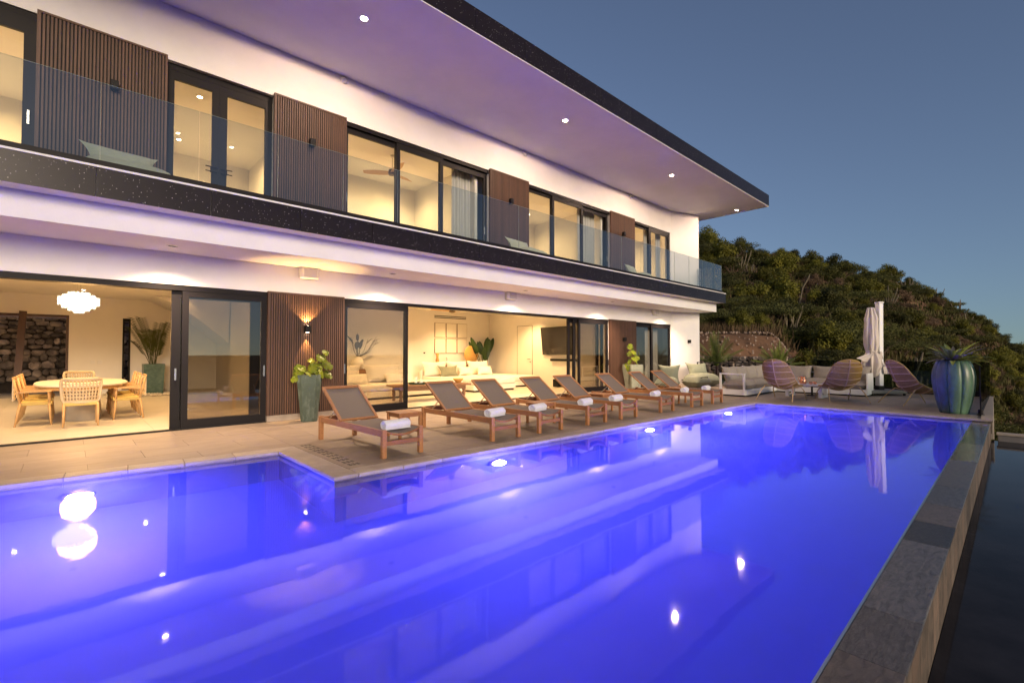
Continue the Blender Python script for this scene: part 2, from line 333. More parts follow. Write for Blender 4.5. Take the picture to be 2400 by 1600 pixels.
# ------------------------------------------------------------------ sea and hillside ground
def lerp(a, b, t): return a + (b - a) * t
def tab(t, x):
    if x <= t[0][0]: return t[0][1]
    for (a, u), (b, v) in zip(t, t[1:]):
        if x <= b: return lerp(u, v, (x - a) / (b - a))
    return t[-1][1]
def smooth(t): t = max(0.0, min(1.0, t)); return t * t * (3 - 2 * t)
FW = (math.cos(R(46.785)), math.sin(R(46.785))); RT = (FW[1], -FW[0])
def polar(x, y):
    d = x * FW[0] + y * FW[1]; l = x * RT[0] + y * RT[1]
    return d, (l / d if d > 1 else 9.0)
def world(d, s): return (d * FW[0] + s * d * RT[0], d * FW[1] + s * d * RT[1])
RIDGE = [(-1.2, 20.0), (0.0, 19.5), (0.395, 18.9), (0.45, 18.8), (0.55, 18.4), (0.63, 17.4), (0.72, 15.4), (0.81, 13.4), (0.90, 10.0), (0.99, 5.8), (1.08, 1.2), (1.2, -6.0), (1.5, -22.0), (2.6, -42.0)]
FOOT = [(-1.2, -0.4), (0.58, -0.4), (0.66, -1.2), (0.8, -3.0), (0.95, -5.0), (1.1, -8.0), (1.5, -24.0), (2.6, -42.0)]
DR = 86.0
def ground(x, y):
    d, s = polar(x, y)
    base = -4.5 - max(0.0, -(y + 4.0)) * 0.75
    base = max(base, -48.0)
    n1 = noise.noise(Vector((x * 0.05, y * 0.05, 0))) * 1.3 + noise.noise(Vector((x * 0.17, y * 0.17, 3))) * 0.45
    if d < 20 or s > 8: return base
    zr = tab(RIDGE, s); z0 = tab(FOOT, s)
    if s < 0.64:       # cut bank of bare earth behind the garden
        k = smooth((0.64 - s) / 0.10)
        bank = lerp(0.0, 3.3, k) * smooth((d - 30.5) / 3.6)
        rise = smooth((d - 37) / (DR - 37)) * 0.65 + 0.35 * max(0, min(1, (d - 37) / (DR - 37)))
        z = z0 + bank + (zr - z0 - bank) * rise
    else:
        t = max(0, min(1, (d - 24) / (DR - 24))); z = lerp(z0, zr, 0.45 * t + 0.55 * smooth(t))
    if d > DR: z = zr - (d - DR) * 0.28
    z += n1 * smooth((d - 36) / 14)
    z = lerp(base, z, smooth((d - 21) / 4.5))
    return max(z, -48.0)
N = 2.0; gx = [-44 + N * i for i in range(105)]; gy = [-70 + N * i for i in range(105)]
m = MB(); m.grid([[(x, y, ground(x, y)) for x in gx] for y in gy])
GROUNDM = stone_mat('dry_brown_earth', (0.13, 0.068, 0.034), (0.23, 0.12, 0.062), (0.34, 0.19, 0.11), 0.5, 0.95, 0.0, 0.8)
hill = m.build('hillside', GROUNDM, kind='structure', smooth=True)
SEA = mat('dark_sea_water', (0.04, 0.075, 0.12), 0.18, bump=0.25, bscale=0.12)
m = MB(); m.lathe([(0.0, -46.0), (900, -46.0), (9000, -46.0)], 48); m.build('sea', SEA, kind='structure')

# ------------------------------------------------------------------ swimming pool
WZ = -0.06
PL = lambda x: 7.605 - 0.072 * x         # house-side edge of the near bay
PM = lambda x: 5.517 - 0.0246 * x        # house-side edge of the long basin
XC, XE, XS = 2.30, 14.50, -7.0
YI = 0.66                                # inner face of the overflow wall
YO = 0.378
pool = thing('swimming_pool', 'long violet lit swimming pool with a slate overflow edge beside the terrace', 'swimming pool', (6, 3, -1.5))
PD = -1.45
m = MB()
out = [(XS, YI), (XE, YI), (XE, PM(XE)), (XC, PM(XC)), (XC, PL(XC)), (XS, PL(XS))]
m.add([(x, y, PD) for x, y in out], [tuple(range(6))])
m.build('pool_floor', POOLT, pool, True)
m = MB()
for a, b in zip(out, out[1:] + out[:1]):
    m.add([(*a, PD), (*b, PD), (*b, -0.30), (*a, -0.30)], [(0, 1, 2, 3)])
m.build('basin_wall', POOLT, pool, True)
# waterline tiles, one by one on the house-side and far walls
def run(a, b, step):
    a = Vector(a); b = Vector(b); n = max(1, round((b - a).length / step)); return [(a.lerp(b, i / n), a.lerp(b, (i + 1) / n)) for i in range(n)]
for a, b in (((XS + 4.5, PL(-2.5)), (XC, PL(XC))), ((XC, PL(XC)), (XC, PM(XC))), ((XC, PM(XC)), (XE, PM(XE))), ((XE, PM(XE)), (XE, YI))):
    for p, q in run(a, b, 0.6):
        d = (q - p).normalized(); nrm = Vector((d.y, -d.x)); g = 0.002
        p2 = p + d * g; q2 = q - d * g; o_ = nrm * 0.008
        mb = MB().add([(*p2, -0.31), (*q2, -0.31), (*q2, -0.05), (*p2, -0.05), (*(p2 + o_), -0.31), (*(q2 + o_), -0.31), (*(q2 + o_), -0.05), (*(p2 + o_), -0.05)],
                      [(0, 3, 2, 1), (4, 5, 6, 7), (0, 1, 5, 4), (1, 2, 6, 5), (2, 3, 7, 6), (3, 0, 4, 7)])
        mb.build('waterline_tile', POOLB, pool, True)
# coping stones with a small overhang
def coping(a, b, wdt, into, step=0.6, n0=None, n1=None, m0=None, m1=None):
    for p, q in run(a, b, step):
        d = (q - p).normalized(); nrm = Vector((d.y, -d.x)); g = 0.0025
        p1 = p + d * g + nrm * into; q1 = q - d * g + nrm * into; p0 = p + d * g - nrm * wdt; q0 = q - d * g - nrm * wdt
        if n0 and (p - Vector(a)).length < 1e-5: p0 = p0 + d * n0
        if n1 and (q - Vector(b)).length < 1e-5: q0 = q0 + d * n1
        if m0 and (p - Vector(a)).length < 1e-5: p1 = p1 + d * m0
        if m1 and (q - Vector(b)).length < 1e-5: q1 = q1 + d * m1
        mb = MB().prism([tuple(p1), tuple(q1), tuple(q0), tuple(p0)][::-1], -0.045, 0.0)
        mb.build('coping_stone', COPING, pool, True, bevel=0.006, seg=1)
CW = 0.27
coping((-3.5, PL(-3.5)), (XC, PL(XC)), CW, 0.03, n1=CW, m1=-0.035)
coping((XC, PL(XC)), (XC, PM(XC) - 0.03), CW, 0.03, n0=-CW, m0=0.035)
coping((XC + CW + 0.003, PM(XC + CW)), (XE, PM(XE)), CW, 0.03, n1=CW, m1=-0.035)
coping((XE, PM(XE)), (XE, YO - 0.05), CW, 0.03, n0=-CW, m0=0.035)
# the overflow wall: slate slabs on top, slate tiles down its outer face
JX = [-3.2, -2.3, -1.4, -0.5, 0.35, 1.1, 1.75, 2.30, 2.88, 3.48, 4.96, 5.59, 6.30, 7.25, 8.32, 9.10, 9.96, 10.9, 11.8, 12.7, 13.6, XE]
m = MB(); m.box(-3.2, XE, YO + 0.012, YI, -1.2, WZ - 0.022); m.build('overflow_wall', GROUT, pool, True)
for a, b in zip(JX, JX[1:]):
    dz = rnd.uniform(-0.0012, 0.0012)
    MB().box(a + 0.002, b - 0.002, YO - 0.006, YI - 0.012, WZ - 0.022, WZ + 0.0025 + dz).build('slate_slab', {2.30: SLATEB, 2.88: SLATED, 4.96: SLATED, 5.59: SLATEB, 6.30: SLATE, 7.25: SLATE, 8.32: SLATED}.get(a, SLATEW if a > 6 else SLATE), pool, True, bevel=0.003, seg=1)
x = -3.2
while x < XE - 0.05:
    b = min(x + 0.30, XE)
    MB().box(x + 0.003, b - 0.003, YO, YO + 0.012, -0.93, WZ - 0.024).build('slate_tile', SLATEV, pool, True)
    x = b
MB().box(-3.2, XE, YI - 0.010, YI + 0.004, WZ - 0.10, WZ + 0.001).build('waterline_trim', STEEL, pool, True)
water_m = bpy.data.materials.new('pool_water'); water_m.use_nodes = True
n = water_m.node_tree; b = n.nodes['Principled BSDF']; L = n.links.new
b.inputs['Base Color'].default_value = (0.93, 0.95, 1.0, 1); b.inputs['Transmission Weight'].default_value = 1; b.inputs['IOR'].default_value = 1.333; b.inputs['Roughness'].default_value = 0.035
t = n.nodes.new('ShaderNodeTexCoord'); mp = n.nodes.new('ShaderNodeMapping'); mp.inputs['Scale'].default_value = (1.0, 1.3, 1.0); L(t.outputs['Object'], mp.inputs[0])
nz = n.nodes.new('ShaderNodeTexNoise'); nz.inputs['Scale'].default_value = 1.6; nz.inputs['Detail'].default_value = 3; L(mp.outputs[0], nz.inputs['Vector'])
bu = n.nodes.new('ShaderNodeBump'); bu.inputs['Strength'].default_value = 0.022; bu.inputs['Distance'].default_value = 0.05; L(nz.outputs[0], bu.inputs['Height']); L(bu.outputs[0], b.inputs['Normal'])
vs_n = n.nodes.new('ShaderNodeVolumePrincipled'); vs_n.inputs['Color'].default_value = (0.5, 0.55, 1.0, 1); vs_n.inputs['Density'].default_value = 0.12; vs_n.inputs['Anisotropy'].default_value = 0.35
L(vs_n.outputs[0], n.nodes['Material Output'].inputs['Volume'])
e_ = 0.012
MB().prism([(XS - e_, YI - e_), (XE + e_, YI - e_), (XE + e_, PM(XE) + e_), (XC - e_, PM(XC) + e_), (XC - e_, PL(XC) + e_), (XS - e_, PL(XS) + e_)][::1], PD - 0.02, WZ).build('pool_water', water_m, kind='structure')
# trough beyond the overflow edge
TROUGHW = mat('dark_trough_water', (0.026, 0.025, 0.029), 0.06, var=0.5, scale=1.3, bump=0.05, bscale=4, spec=0.03)
MB().box(-3.2, 14.62, -3.2, YO - 0.004, -0.98, -0.455).build('trough_water', TROUGHW, kind='structure')
ew = thing('trough_end_wall', 'low plain concrete wall closing the dark overflow trough at its far end', 'wall', (14.8, -1.2, -1))
MB().box(14.62, 14.85, -3.2, YO - 0.10, -0.98, -0.33).build('wall_body', CONC, ew, True, bevel=0.01)
MB().box(14.60, 14.88, -3.2, YO - 0.08, -0.328, -0.288).build('cap_stone', CREAMST, ew, True, bevel=0.008)
# underwater lamps in the house-side walls
LENS = emis('pool_lamp_lens', (0.112, 0.105, 1.0), 780.0)
for i, (lx, ly, lz) in enumerate(((0.12, PL(0.12), -0.78), (4.75, PM(4.75), -0.66), (8.85, PM(8.85), -0.66), (12.55, PM(12.55), -0.66))):
    lab = ['round pool lamp glowing under the near bay on the left', 'round pool lamp glowing under water in front of the first pair of loungers', 'round pool lamp glowing under water in front of the middle loungers', 'round pool lamp glowing under water near the white outdoor sofa'][i]
    p = thing('pool_lamp', lab, 'pool light', (lx, ly, lz), R(1.4 if i else 4.1), 'underwater lamps along the house side of the pool')
    mb = MB(); mb.lathe([(0.0, 0.0), (0.15, 0.0), (0.15, 0.03), (0.125, 0.045), (0.12, 0.04), (0.0, 0.04)], 24)
    put('housing', mb.mesh('housing', CHROME, smooth=True, angle=40), p, rot=(R(90), 0, 0))
    mb = MB(); mb.lathe([(0.118, 0.041), (0.112, 0.075), (0.088, 0.115), (0.05, 0.138), (0.0, 0.147)], 24)
    put('lens', mb.mesh('lens', LENS, smooth=True), p, rot=(R(90), 0, 0))

# ------------------------------------------------------------------ terrace paving
def clip(poly, a, b, c):
    # keep the part of the polygon where a*x + b*y >= c
    o = []
    for p, q in zip(poly, poly[1:] + poly[:1]):
        dp = a * p[0] + b * p[1] - c; dq = a * q[0] + b * q[1] - c
        if dp >= 0: o.append(p)
        if (dp >= 0) != (dq >= 0): t = dp / (dp - dq); o.append((p[0] + (q[0] - p[0]) * t, p[1] + (q[1] - p[1]) * t))
    return o
deck = put('terrace', MB().add([], []).mesh('terrace', GROUT), kind='structure')
base = MB()
base.prism([(-3.5, PL(-3.5) + 0.02), (XC + 0.03, PL(XC) + 0.02), (XC + 0.03, 10.74), (-3.5, 10.74)], -0.3, -0.006)
base.prism([(XC + 0.03, PM(XC) + 0.02), (XE + 0.02, PM(XE) + 0.02), (XE + 0.02, 10.74), (XC + 0.03, 10.74)], -0.3, -0.006)
base.prism([(XE + 0.02, 0.36), (22.1, 0.53), (22.1, 7.4), (20.2, 10.74), (XE + 0.02, 10.74)], -0.3, -0.006)
deck.data = base.mesh('terrace', GROUT)
TILE_X, TILE_Y = 1.2, 0.6
def pave(x0, x1, y0, y1, cuts):
    nx = round((x1 - x0) / TILE_X + 0.49); j = 0; y = y1
    while y > y0:
        x = x0 - (0.6 if j % 2 else 0.0)
        while x < x1:
            g = 0.002; poly = [(max(x, x0) + g, y - TILE_Y + g), (min(x + TILE_X, x1) - g, y - TILE_Y + g), (min(x + TILE_X, x1) - g, y - g), (max(x, x0) + g, y - g)]
            for c in cuts: poly = clip(poly, *c) if len(poly) > 2 else []
            if len(poly) > 2 and abs(sum(p[0] * q[1] - q[0] * p[1] for p, q in zip(poly, poly[1:] + poly[:1]))) > 0.01:
                cx = sum(p[0] for p in poly) / len(poly); cyy = sum(p[1] for p in poly) / len(poly)
                me = MB().prism([(p[0] - cx, p[1] - cyy) for p in poly], -0.012, rnd.uniform(-0.0006, 0.0006)).mesh('paving_tile', DECK)
                put('paving_tile', me, deck, (cx, cyy, 0))
            x += TILE_X
        y -= TILE_Y; j += 1
g = 0.003
pave(-2.2, XC + CW, 7.0, 10.66, [(0.072, 1, 7.605 + CW + g)])
pave(XC + CW, XE + CW, 5.0, 10.66, [(0.0246, 1, 5.517 + CW + g)])
pave(XE + CW, 21.9, 0.5, 10.66, [(0, 1, 0.60)])
DRAINM = mat('drain_slot_dark', (0.085, 0.07, 0.056), 0.9)
dr = thing('drain_cover', 'slotted tile drain running beside the first lounger at the pool corner', 'drain', (2.72, 6.8, 0))
mb = MB()
for i in range(11):
    for j in range(3):
        mb.box(2.655 + j * 0.055, 2.692 + j * 0.055, 7.62 - i * 0.17, 7.655 - i * 0.17, 0.0005, 0.0025); mb.box(2.655 + j * 0.055, 2.692 + j * 0.055, 7.565 - i * 0.17, 7.60 - i * 0.17, 0.0005, 0.0025)
mb.build('slot', DRAINM, dr, True, kind='stuff')
edge = thing('terrace_edge', 'pale stone edging along the outer side of the far terrace', 'kerb', (18, 0.45, 0))
for p, q in run((XE + 0.02, 0.33), (22.1, 0.50), 1.0):
    d = (q - p).normalized(); nr = Vector((d.y, -d.x))
    MB().prism([tuple(p - nr * 0.2 + d * .002), tuple(p + d * .002), tuple(q - d * .002), tuple(q - nr * 0.2 - d * .002)], -0.42, 0.012).build('edge_stone', CREAMST, edge, True, bevel=0.006, seg=1)

# ------------------------------------------------------------------ the house
HY = 10.74
house = thing('house', 'modern white two storey villa with dark roof edge and glass balcony', 'house', (8, 14, 0))
def hb(name, mt, *bx, **k):
    m = MB()
    for q in bx: m.box(*q)
    return m.build(name, mt, house, True, **k)
XL, XJ = -7.0, 20.14
PIER = [(XJ, HY), (21.72, 10.18), (21.86, 10.55), (20.9, HY + 0.9), (XJ, HY + 0.26)]
# front walls (openings left free)
hb('front_wall', WHITE, (XL, XJ, HY, HY + 0.26, 2.72, 3.308),
   (3.05, 4.66, HY, HY + 0.26, 0.0, 2.718), (15.24, 17.05, HY, HY + 0.26, 0.0, 2.718), (20.055, XJ, HY, HY + 0.26, 0.0, 2.718), label='lower front wall')
hb('front_wall', WHITE, (XL, XJ, HY, HY + 0.26, 6.93, 7.958),
   (-0.42, 1.24, HY, HY + 0.26, 4.152, 6.928), (3.13, 4.67, HY, HY + 0.26, 4.152, 6.928), (9.16, 10.77, HY, HY + 0.26, 4.152, 6.928), (15.36, 16.99, HY, HY + 0.26, 4.152, 6.928), (20.055, XJ, HY, HY + 0.26, 4.152, 6.928), label='upper front wall')
m = MB(); m.prism(PIER, 0.0, 3.308); m.prism(PIER, 4.152, 7.958); m.build('pier', WHITE, house, True)
hb('side_wall', WHITE, (21.45, 21.7, 11.2, 22.0, 0, 7.958))
hb('side_wall', WHITE, (XL - 0.25, XL, HY, 22.0, 0, 7.958))
hb('balcony_slab', WHITE, (XL, 21.76, 9.39, HY - 0.003, 3.312, 3.70), (XL, 21.80, 9.03, HY - 0.003, 3.70, 4.105))
hb('floor_slab', INWALL, (XL, 21.45, HY, 22.0, 3.36, 4.15))
hb('edge_trim', WHITE, (XL, 21.84, 8.972, 9.10, 4.112, 4.142))
for p in [1.42 * i - 6.85 for i in range(21)]:
    b_ = min(p + 1.42, 21.83)
    if b_ - p < 0.05: continue
    me = MB().box(0.004, b_ - p - 0.004, 0, 0.03, 0.0, 0.418).mesh('fascia_slab', FASCIA)
    put('fascia_slab', me, house, (p - 8, 8.985 - 14, 3.69))
me = MB().box(0, 0.03, 0.004, 1.72, 0, 0.418).mesh('fascia_slab', FASCIA); put('fascia_slab', me, house, (21.802 - 8, 9.015 - 14, 3.69))
hb('balcony_floor', DECK, (XL, 21.80, 9.12, HY - 0.004, 4.107, 4.15))
# roof with its deep soffit
hb('soffit', WHITE, (XL, 22.60, 7.50, 22.3, 7.962, 8.04))
hb('soffit_lip', WHITE, (XL, 22.70, 7.41, 7.497, 7.950, 8.03), (22.603, 22.70, 7.50, 22.3, 7.950, 8.03))
rf = hb('roof', CONC, (XL, 22.62, 7.46, 22.3, 8.04, 8.46))
for p in [1.42 * i - 6.85 for i in range(21)]:
    b_ = min(p + 1.42, 22.70)
    me = MB().box(0.003, b_ - p - 0.003, 0, 0.03, 0, 0.49).mesh('roof_fascia_slab', FASCIA); put('roof_fascia_slab', me, house, (p - 8, 7.395 - 14, 7.975))
for i in range(10):
    me = MB().box(0, 0.03, 0.003, 1.47, 0, 0.49).mesh('roof_fascia_slab', FASCIA); put('roof_fascia_slab', me, house, (22.67 - 8, 7.43 + 1.48 * i - 14, 7.975))
# slatted timber panels
slat_cache = {}
def slat_panel(x0, x1, z0, z1, y=HY, plinth=False):
    d = 0.075; y0 = y - d
    p = MB().box(x0, x1, y0 + 0.03, y - 0.001, z0, z1).build('slat_panel', SLATB, house, True)
    t = MB().box(x0, x1, y0, y0 + 0.03, z1 - 0.035, z1); t.box(x0, x0 + 0.035, y0, y0 + 0.03, z0, z1 - 0.035); t.box(x1 - 0.035, x1, y0, y0 + 0.03, z0, z1 - 0.035); t.box(x0 - 0.012, x0 - 0.001, y0, y - 0.001, z0, z1)
    put('panel_frame', t.mesh('panel_frame', SLAT, shift=(8, 14, 0)), p)
    n = int((x1 - x0 - 0.09) / 0.0465); key = round(z1 - z0, 3)
    if key not in slat_cache: slat_cache[key] = MB().box(-0.0145, 0.0145, 0, 0.028, 0, z1 - z0 - 0.045).mesh('slat', SLAT, bevel=0.002, seg=1)
    st = (x1 - x0 - 0.09) / n
    for i in range(n): put('slat', slat_cache[key], p, (x0 + 0.045 + st * (i + 0.5) - 8, y0 + 0.001 - 14, z0 + 0.003))
    return p
slat_panel(-0.44, 1.26, 4.16, 6.97); slat_panel(3.12, 4.69, 4.16, 6.97); slat_panel(9.15, 10.78, 4.16, 6.97); slat_panel(15.34, 17.0, 4.16, 6.97)
slat_panel(3.04, 4.67, 0.13, 2.735); slat_panel(15.23, 17.06, 0.13, 2.735)
hb('plinth_stone', COPING, (3.04, 4.67, HY - 0.055, HY - 0.002, 0.002, 0.128)); hb('plinth_stone', COPING, (15.23, 17.06, HY - 0.055, HY - 0.002, 0.002, 0.128))

# sliding doors and windows: every leaf is a frame (part of the house) with a pane and a handle
def leaf(x0, x1, z0, z1, y, st=0.10, top=None, bot=None, gl=TPANE, handle=None, dep=0.06, name='door_leaf'):
    top = top or st; bot = bot or st
    f = MB(); f.box(x0, x0 + st, y, y + dep, z0, z1); f.box(x1 - st, x1, y, y + dep, z0, z1); f.box(x0 + st, x1 - st, y + 0.002, y + dep - 0.002, z1 - top, z1); f.box(x0 + st, x1 - st, y + 0.002, y + dep - 0.002, z0, z0 + bot)
    o = f.build(name, BLACK, house, True)
    put('pane', MB().add([(x0 + st, y + dep / 2, z0 + bot), (x1 - st, y + dep / 2, z0 + bot), (x1 - st, y + dep / 2, z1 - top), (x0 + st, y + dep / 2, z1 - top)], [(0, 1, 2, 3)]).mesh('pane', gl, shift=(8, 14, 0)), o)
    if handle:
        hx, hz = handle
        hm = MB().box(hx - 0.014, hx + 0.014, y - 0.045, y - 0.028, hz - 0.02, hz + 0.20); hm.box(hx - 0.012, hx + 0.012, y - 0.028, y - 0.001, hz + 0.01, hz + 0.05); hm.box(hx - 0.012, hx + 0.012, y - 0.028, y - 0.001, hz + 0.13, hz + 0.17)
        put('handle', hm.mesh('handle', CHROME, shift=(8, 14, 0)), o)
    return o
# head and sill tracks
hb('head_track', BLACK, (XL, 3.04, HY + 0.02, HY + 0.24, 2.62, 2.718)); hb('head_track', BLACK, (4.672, 15.228, HY + 0.02, HY + 0.24, 2.65, 2.718)); hb('head_track', BLACK, (17.062, 20.053, HY + 0.02, HY + 0.24, 2.66, 2.718))
hb('sill_track', BLACKM, (XL, 3.04, HY + 0.0, HY + 0.12, -0.005, 0.016)); hb('sill_track', BLACKM, (4.672, 15.228, HY + 0.0, HY + 0.12, -0.005, 0.016)); hb('sill_track', BLACKM, (17.062, 20.053, HY + 0.0, HY + 0.12, -0.005, 0.016))
leaf(1.56, 3.035, 0.016, 2.64, HY + 0.03, 0.105, 0.13, 0.15, handle=(2.98, 0.98)); leaf(1.40, 2.88, 0.016, 2.62, HY + 0.10, 0.14, 0.13, 0.15, handle=(1.47, 0.95)); leaf(1.47, 2.95, 0.016, 2.62, HY + 0.17, 0.11, 0.13, 0.15)
leaf(4.675, 6.42, 0.016, 2.66, HY + 0.03, 0.085, 0.14, 0.15, handle=(4.71, 0.98)); leaf(4.72, 6.45, 0.016, 2.65, HY + 0.10, 0.10, 0.13, 0.15)
leaf(13.42, 15.22, 0.016, 2.66, HY + 0.03, 0.10, 0.13, 0.15, handle=(15.18, 0.98)); leaf(13.20, 15.0, 0.016, 2.65, HY + 0.10, 0.12, 0.13, 0.15, handle=(13.26, 0.95)); leaf(12.98, 14.8, 0.016, 2.65, HY + 0.17, 0.12, 0.13, 0.15)
leaf(17.07, 18.56, 0.016, 2.66, HY + 0.09, 0.10, 0.13, 0.15); leaf(18.40, 20.045, 0.016, 2.68, HY + 0.03, 0.12, 0.15, 0.15, handle=(19.98, 0.98))
# upper floor
Z0, Z1 = 4.16, 6.90
hb('lintel', BLACK, (XL, -0.44, HY + 0.03, HY + 0.2, 6.84, 6.926)); hb('lintel', BLACK, (4.69, 9.15, HY + 0.03, HY + 0.2, 6.84, 6.926)); hb('lintel', BLACK, (10.78, 15.34, HY + 0.03, HY + 0.2, 6.84, 6.926)); hb('lintel', BLACK, (17.0, 20.053, HY + 0.03, HY + 0.2, 6.84, 6.926))
leaf(-3.4, -0.45, Z0, 6.84, HY + 0.03, 0.15, 0.26, 0.12, PANE, (-0.53, 5.12), name='window_leaf')
leaf(1.27, 2.13, Z0, 6.80, HY + 0.10, 0.12, 0.16, 0.12, PANE, name='window_leaf'); leaf(2.132, 3.115, Z0, 6.80, HY + 0.10, 0.14, 0.16, 0.12, PANE, name='window_leaf')
hb('lintel', BLACK, (1.26, 3.12, HY + 0.10, HY + 0.2, 6.802, 6.926))
leaf(4.70, 6.16, Z0, 6.84, HY + 0.10, 0.10, 0.13, 0.12, PANE, (4.745, 5.05), name='window_leaf'); leaf(6.06, 7.50, Z0, 6.83, HY + 0.03, 0.10, 0.14, 0.12, PANE, name='window_leaf'); leaf(7.42, 9.14, Z0, 6.84, HY + 0.10, 0.12, 0.16, 0.12, PANE, (9.03, 5.0), name='window_leaf')
leaf(10.80, 12.12, Z0, 6.84, HY + 0.10, 0.10, 0.10, 0.12, PANE, name='window_leaf'); leaf(12.02, 13.70, Z0, 6.83, HY + 0.03, 0.10, 0.13, 0.12, PANE, name='window_leaf'); leaf(13.66, 15.33, Z0, 6.84, HY + 0.10, 0.11, 0.14, 0.12, PANE, (15.25, 5.0), name='window_leaf')
leaf(17.02, 18.40, Z0, 6.84, HY + 0.10, 0.10, 0.10, 0.12, PANE, name='window_leaf'); leaf(18.28, 20.045, Z0, 6.84, HY + 0.03, 0.16, 0.13, 0.12, PANE, (19.96, 5.0), name='window_leaf')
# pairs of lever bars on the double doors
m = MB()
for hx in (2.00, 2.26):
    for dz in (0, 0.09): m.tube([(hx - 0.1, HY + 0.05, 5.02 + dz), (hx + 0.1, HY + 0.05, 5.02 + dz)], 0.011, 6)
    m.box(hx - 0.012, hx + 0.012, HY + 0.05, HY + 0.1, 5.01, 5.12)
m.build('door_lever', BLACKM, house, True)

# glass balustrade
bal = thing('glass_balustrade', 'frameless glass balustrade on a black rail along the upper balcony', 'balustrade', (8, 9.06, 4.14))
MB().box(XL, 21.66, 9.03, 9.115, 4.143, 4.235).build('base_rail', BLACK, bal, True)
x = -6.30
JB = [0.29 + 1.212 * i for i in range(-5, 18)] + [21.6]
for a, b_ in zip(JB, JB[1:]):
    if b_ - a < 0.2: continue
    gp = MB().add([(a + 0.006, 9.07, 4.235), (b_ - 0.006, 9.07, 4.235), (b_ - 0.006, 9.07, 5.385), (a + 0.006, 9.07, 5.385)], [(0, 1, 2, 3)]).build('glass_panel', BALPANE, bal, True)
    e2 = MB().box(a + 0.006, b_ - 0.006, 9.064, 9.076, 5.3855, 5.389); e2.box(b_ - 0.0055, b_ - 0.0025, 9.064, 9.076, 4.236, 5.385)
    put('glass_edge', e2.mesh('glass_edge', GLEDGE, shift=(8, 9.06, 4.14)), gp)
gp = MB().add([(21.6, 9.08, 4.235), (21.6, HY - 0.1, 4.235), (21.6, HY - 0.1, 5.385), (21.6, 9.08, 5.385)], [(0, 1, 2, 3)]).build('glass_panel', BALPANE, bal, True)

# ------------------------------------------------------------------ rooms
hb('inner_floor', INFLOOR, (XL, 21.4, HY + 0.13, 22.0, -0.25, -0.006), )
fl_me = {}
def ipave(x0, x1, y0, y1):
    y = y0
    j = 0
    while y < y1 - 0.01:
        x = x0
        while x < x1 - 0.01:
            put('floor_tile', MB().box(0.0015, 1.1985, 0.0015, 1.1985, -0.012, 0.0).mesh('floor_tile', INFLOOR) if 'a' not in fl_me else fl_me['a'], house, (x - 8, y - 14, 0)); 
            if 'a' not in fl_me: fl_me['a'] = kids_last()
            x += 1.2
        y += 1.2
def kids_last(): return C.objects[-1].data
fl_me['a'] = MB().box(0.0015, 1.1985, 0.0015, 1.1985, -0.012, 0.0).mesh('floor_tile', INFLOOR)
ipave(-2.4, 3.6, HY + 0.13, 19.0); ipave(4.8, 14.4, HY + 0.13, 14.4)
YB, YL = 21.8, 18.0
hb('inner_wall', INWALL, (XL, -3.4, YB, YB + 0.2, 0, 3.35), (-3.4, 0.0, YB, YB + 0.2, 2.70, 3.35), (0.0, 1.40, YB, YB + 0.2, 0, 3.35), (1.40, 1.62, YB, YB + 0.2, 2.66, 3.35), (1.40, 1.62, YB, YB + 0.2, 0, 0.12), (1.62, 4.5, YB, YB + 0.2, 0, 3.35), label='back wall of the dining room')
hb('inner_wall', INWALL, (4.5, 15.6, YL, YL + 0.2, 0, 3.35), label='back wall of the living room')
hb('inner_wall', INWALL, (4.30, 4.5, 14.2, YB, 0, 3.35)); hb('inner_wall', INWALL, (15.35, 15.55, HY + 0.262, YL, 0, 3.35)); hb('inner_wall', INWALL, (15.56, 21.4, 14.0, 14.2, 0, 3.35))
hb('inner_ceiling', INWALL, (XL, 21.4, HY + 0.262, YB, 3.352, 3.358))
hb('window_frame', POSTW, (-3.4, -3.32, YB - 0.02, YB + 0.02, 0, 2.70), (-0.07, 0.0, YB - 0.02, YB + 0.02, 0, 2.70), (-3.32, -0.07, YB - 0.02, YB + 0.02, 2.62, 2.70))
hb('window_frame', BLACK, (1.40, 1.45, YB - 0.03, YB + 0.05, 0.12, 2.66), (1.57, 1.62, YB - 0.03, YB + 0.05, 0.12, 2.66), (1.45, 1.57, YB - 0.03, YB + 0.05, 2.56, 2.66), (1.45, 1.57, YB - 0.03, YB + 0.05, 0.12, 0.2))
m = MB(); m.bar((-1.17, 21.2, 0.0), (-1.06, 21.4, 2.75), 0.17, 0.17, (0, 1, 0)); m.build('timber_post', POSTW, house, True)
# stair flight and its curved underside at the back of the dining room
st = MB()
pr_ = [(2.05, 3.34)] + [(2.05 + 2.2 * t, 3.34 - 1.55 * t ** 1.35) for t in [i / 12 for i in range(1, 13)]] + [(4.28, 3.34)]
k = len(pr_); vs = [(x, 19.6, z) for x, z in pr_] + [(x, 21.7, z) for x, z in pr_]
st.add(vs, [tuple(range(k)), tuple(reversed(range(k, 2 * k)))] + [(i, (i + 1) % k, k + (i + 1) % k, k + i) for i in range(k)]); st.build('stair_underside', INWALL, house, True)
m = MB(); m.prism([(2.0, 13.6), (3.9, 17.2), (4.28, 17.2), (4.28, 13.6)][::-1], 0.0, 0.02)
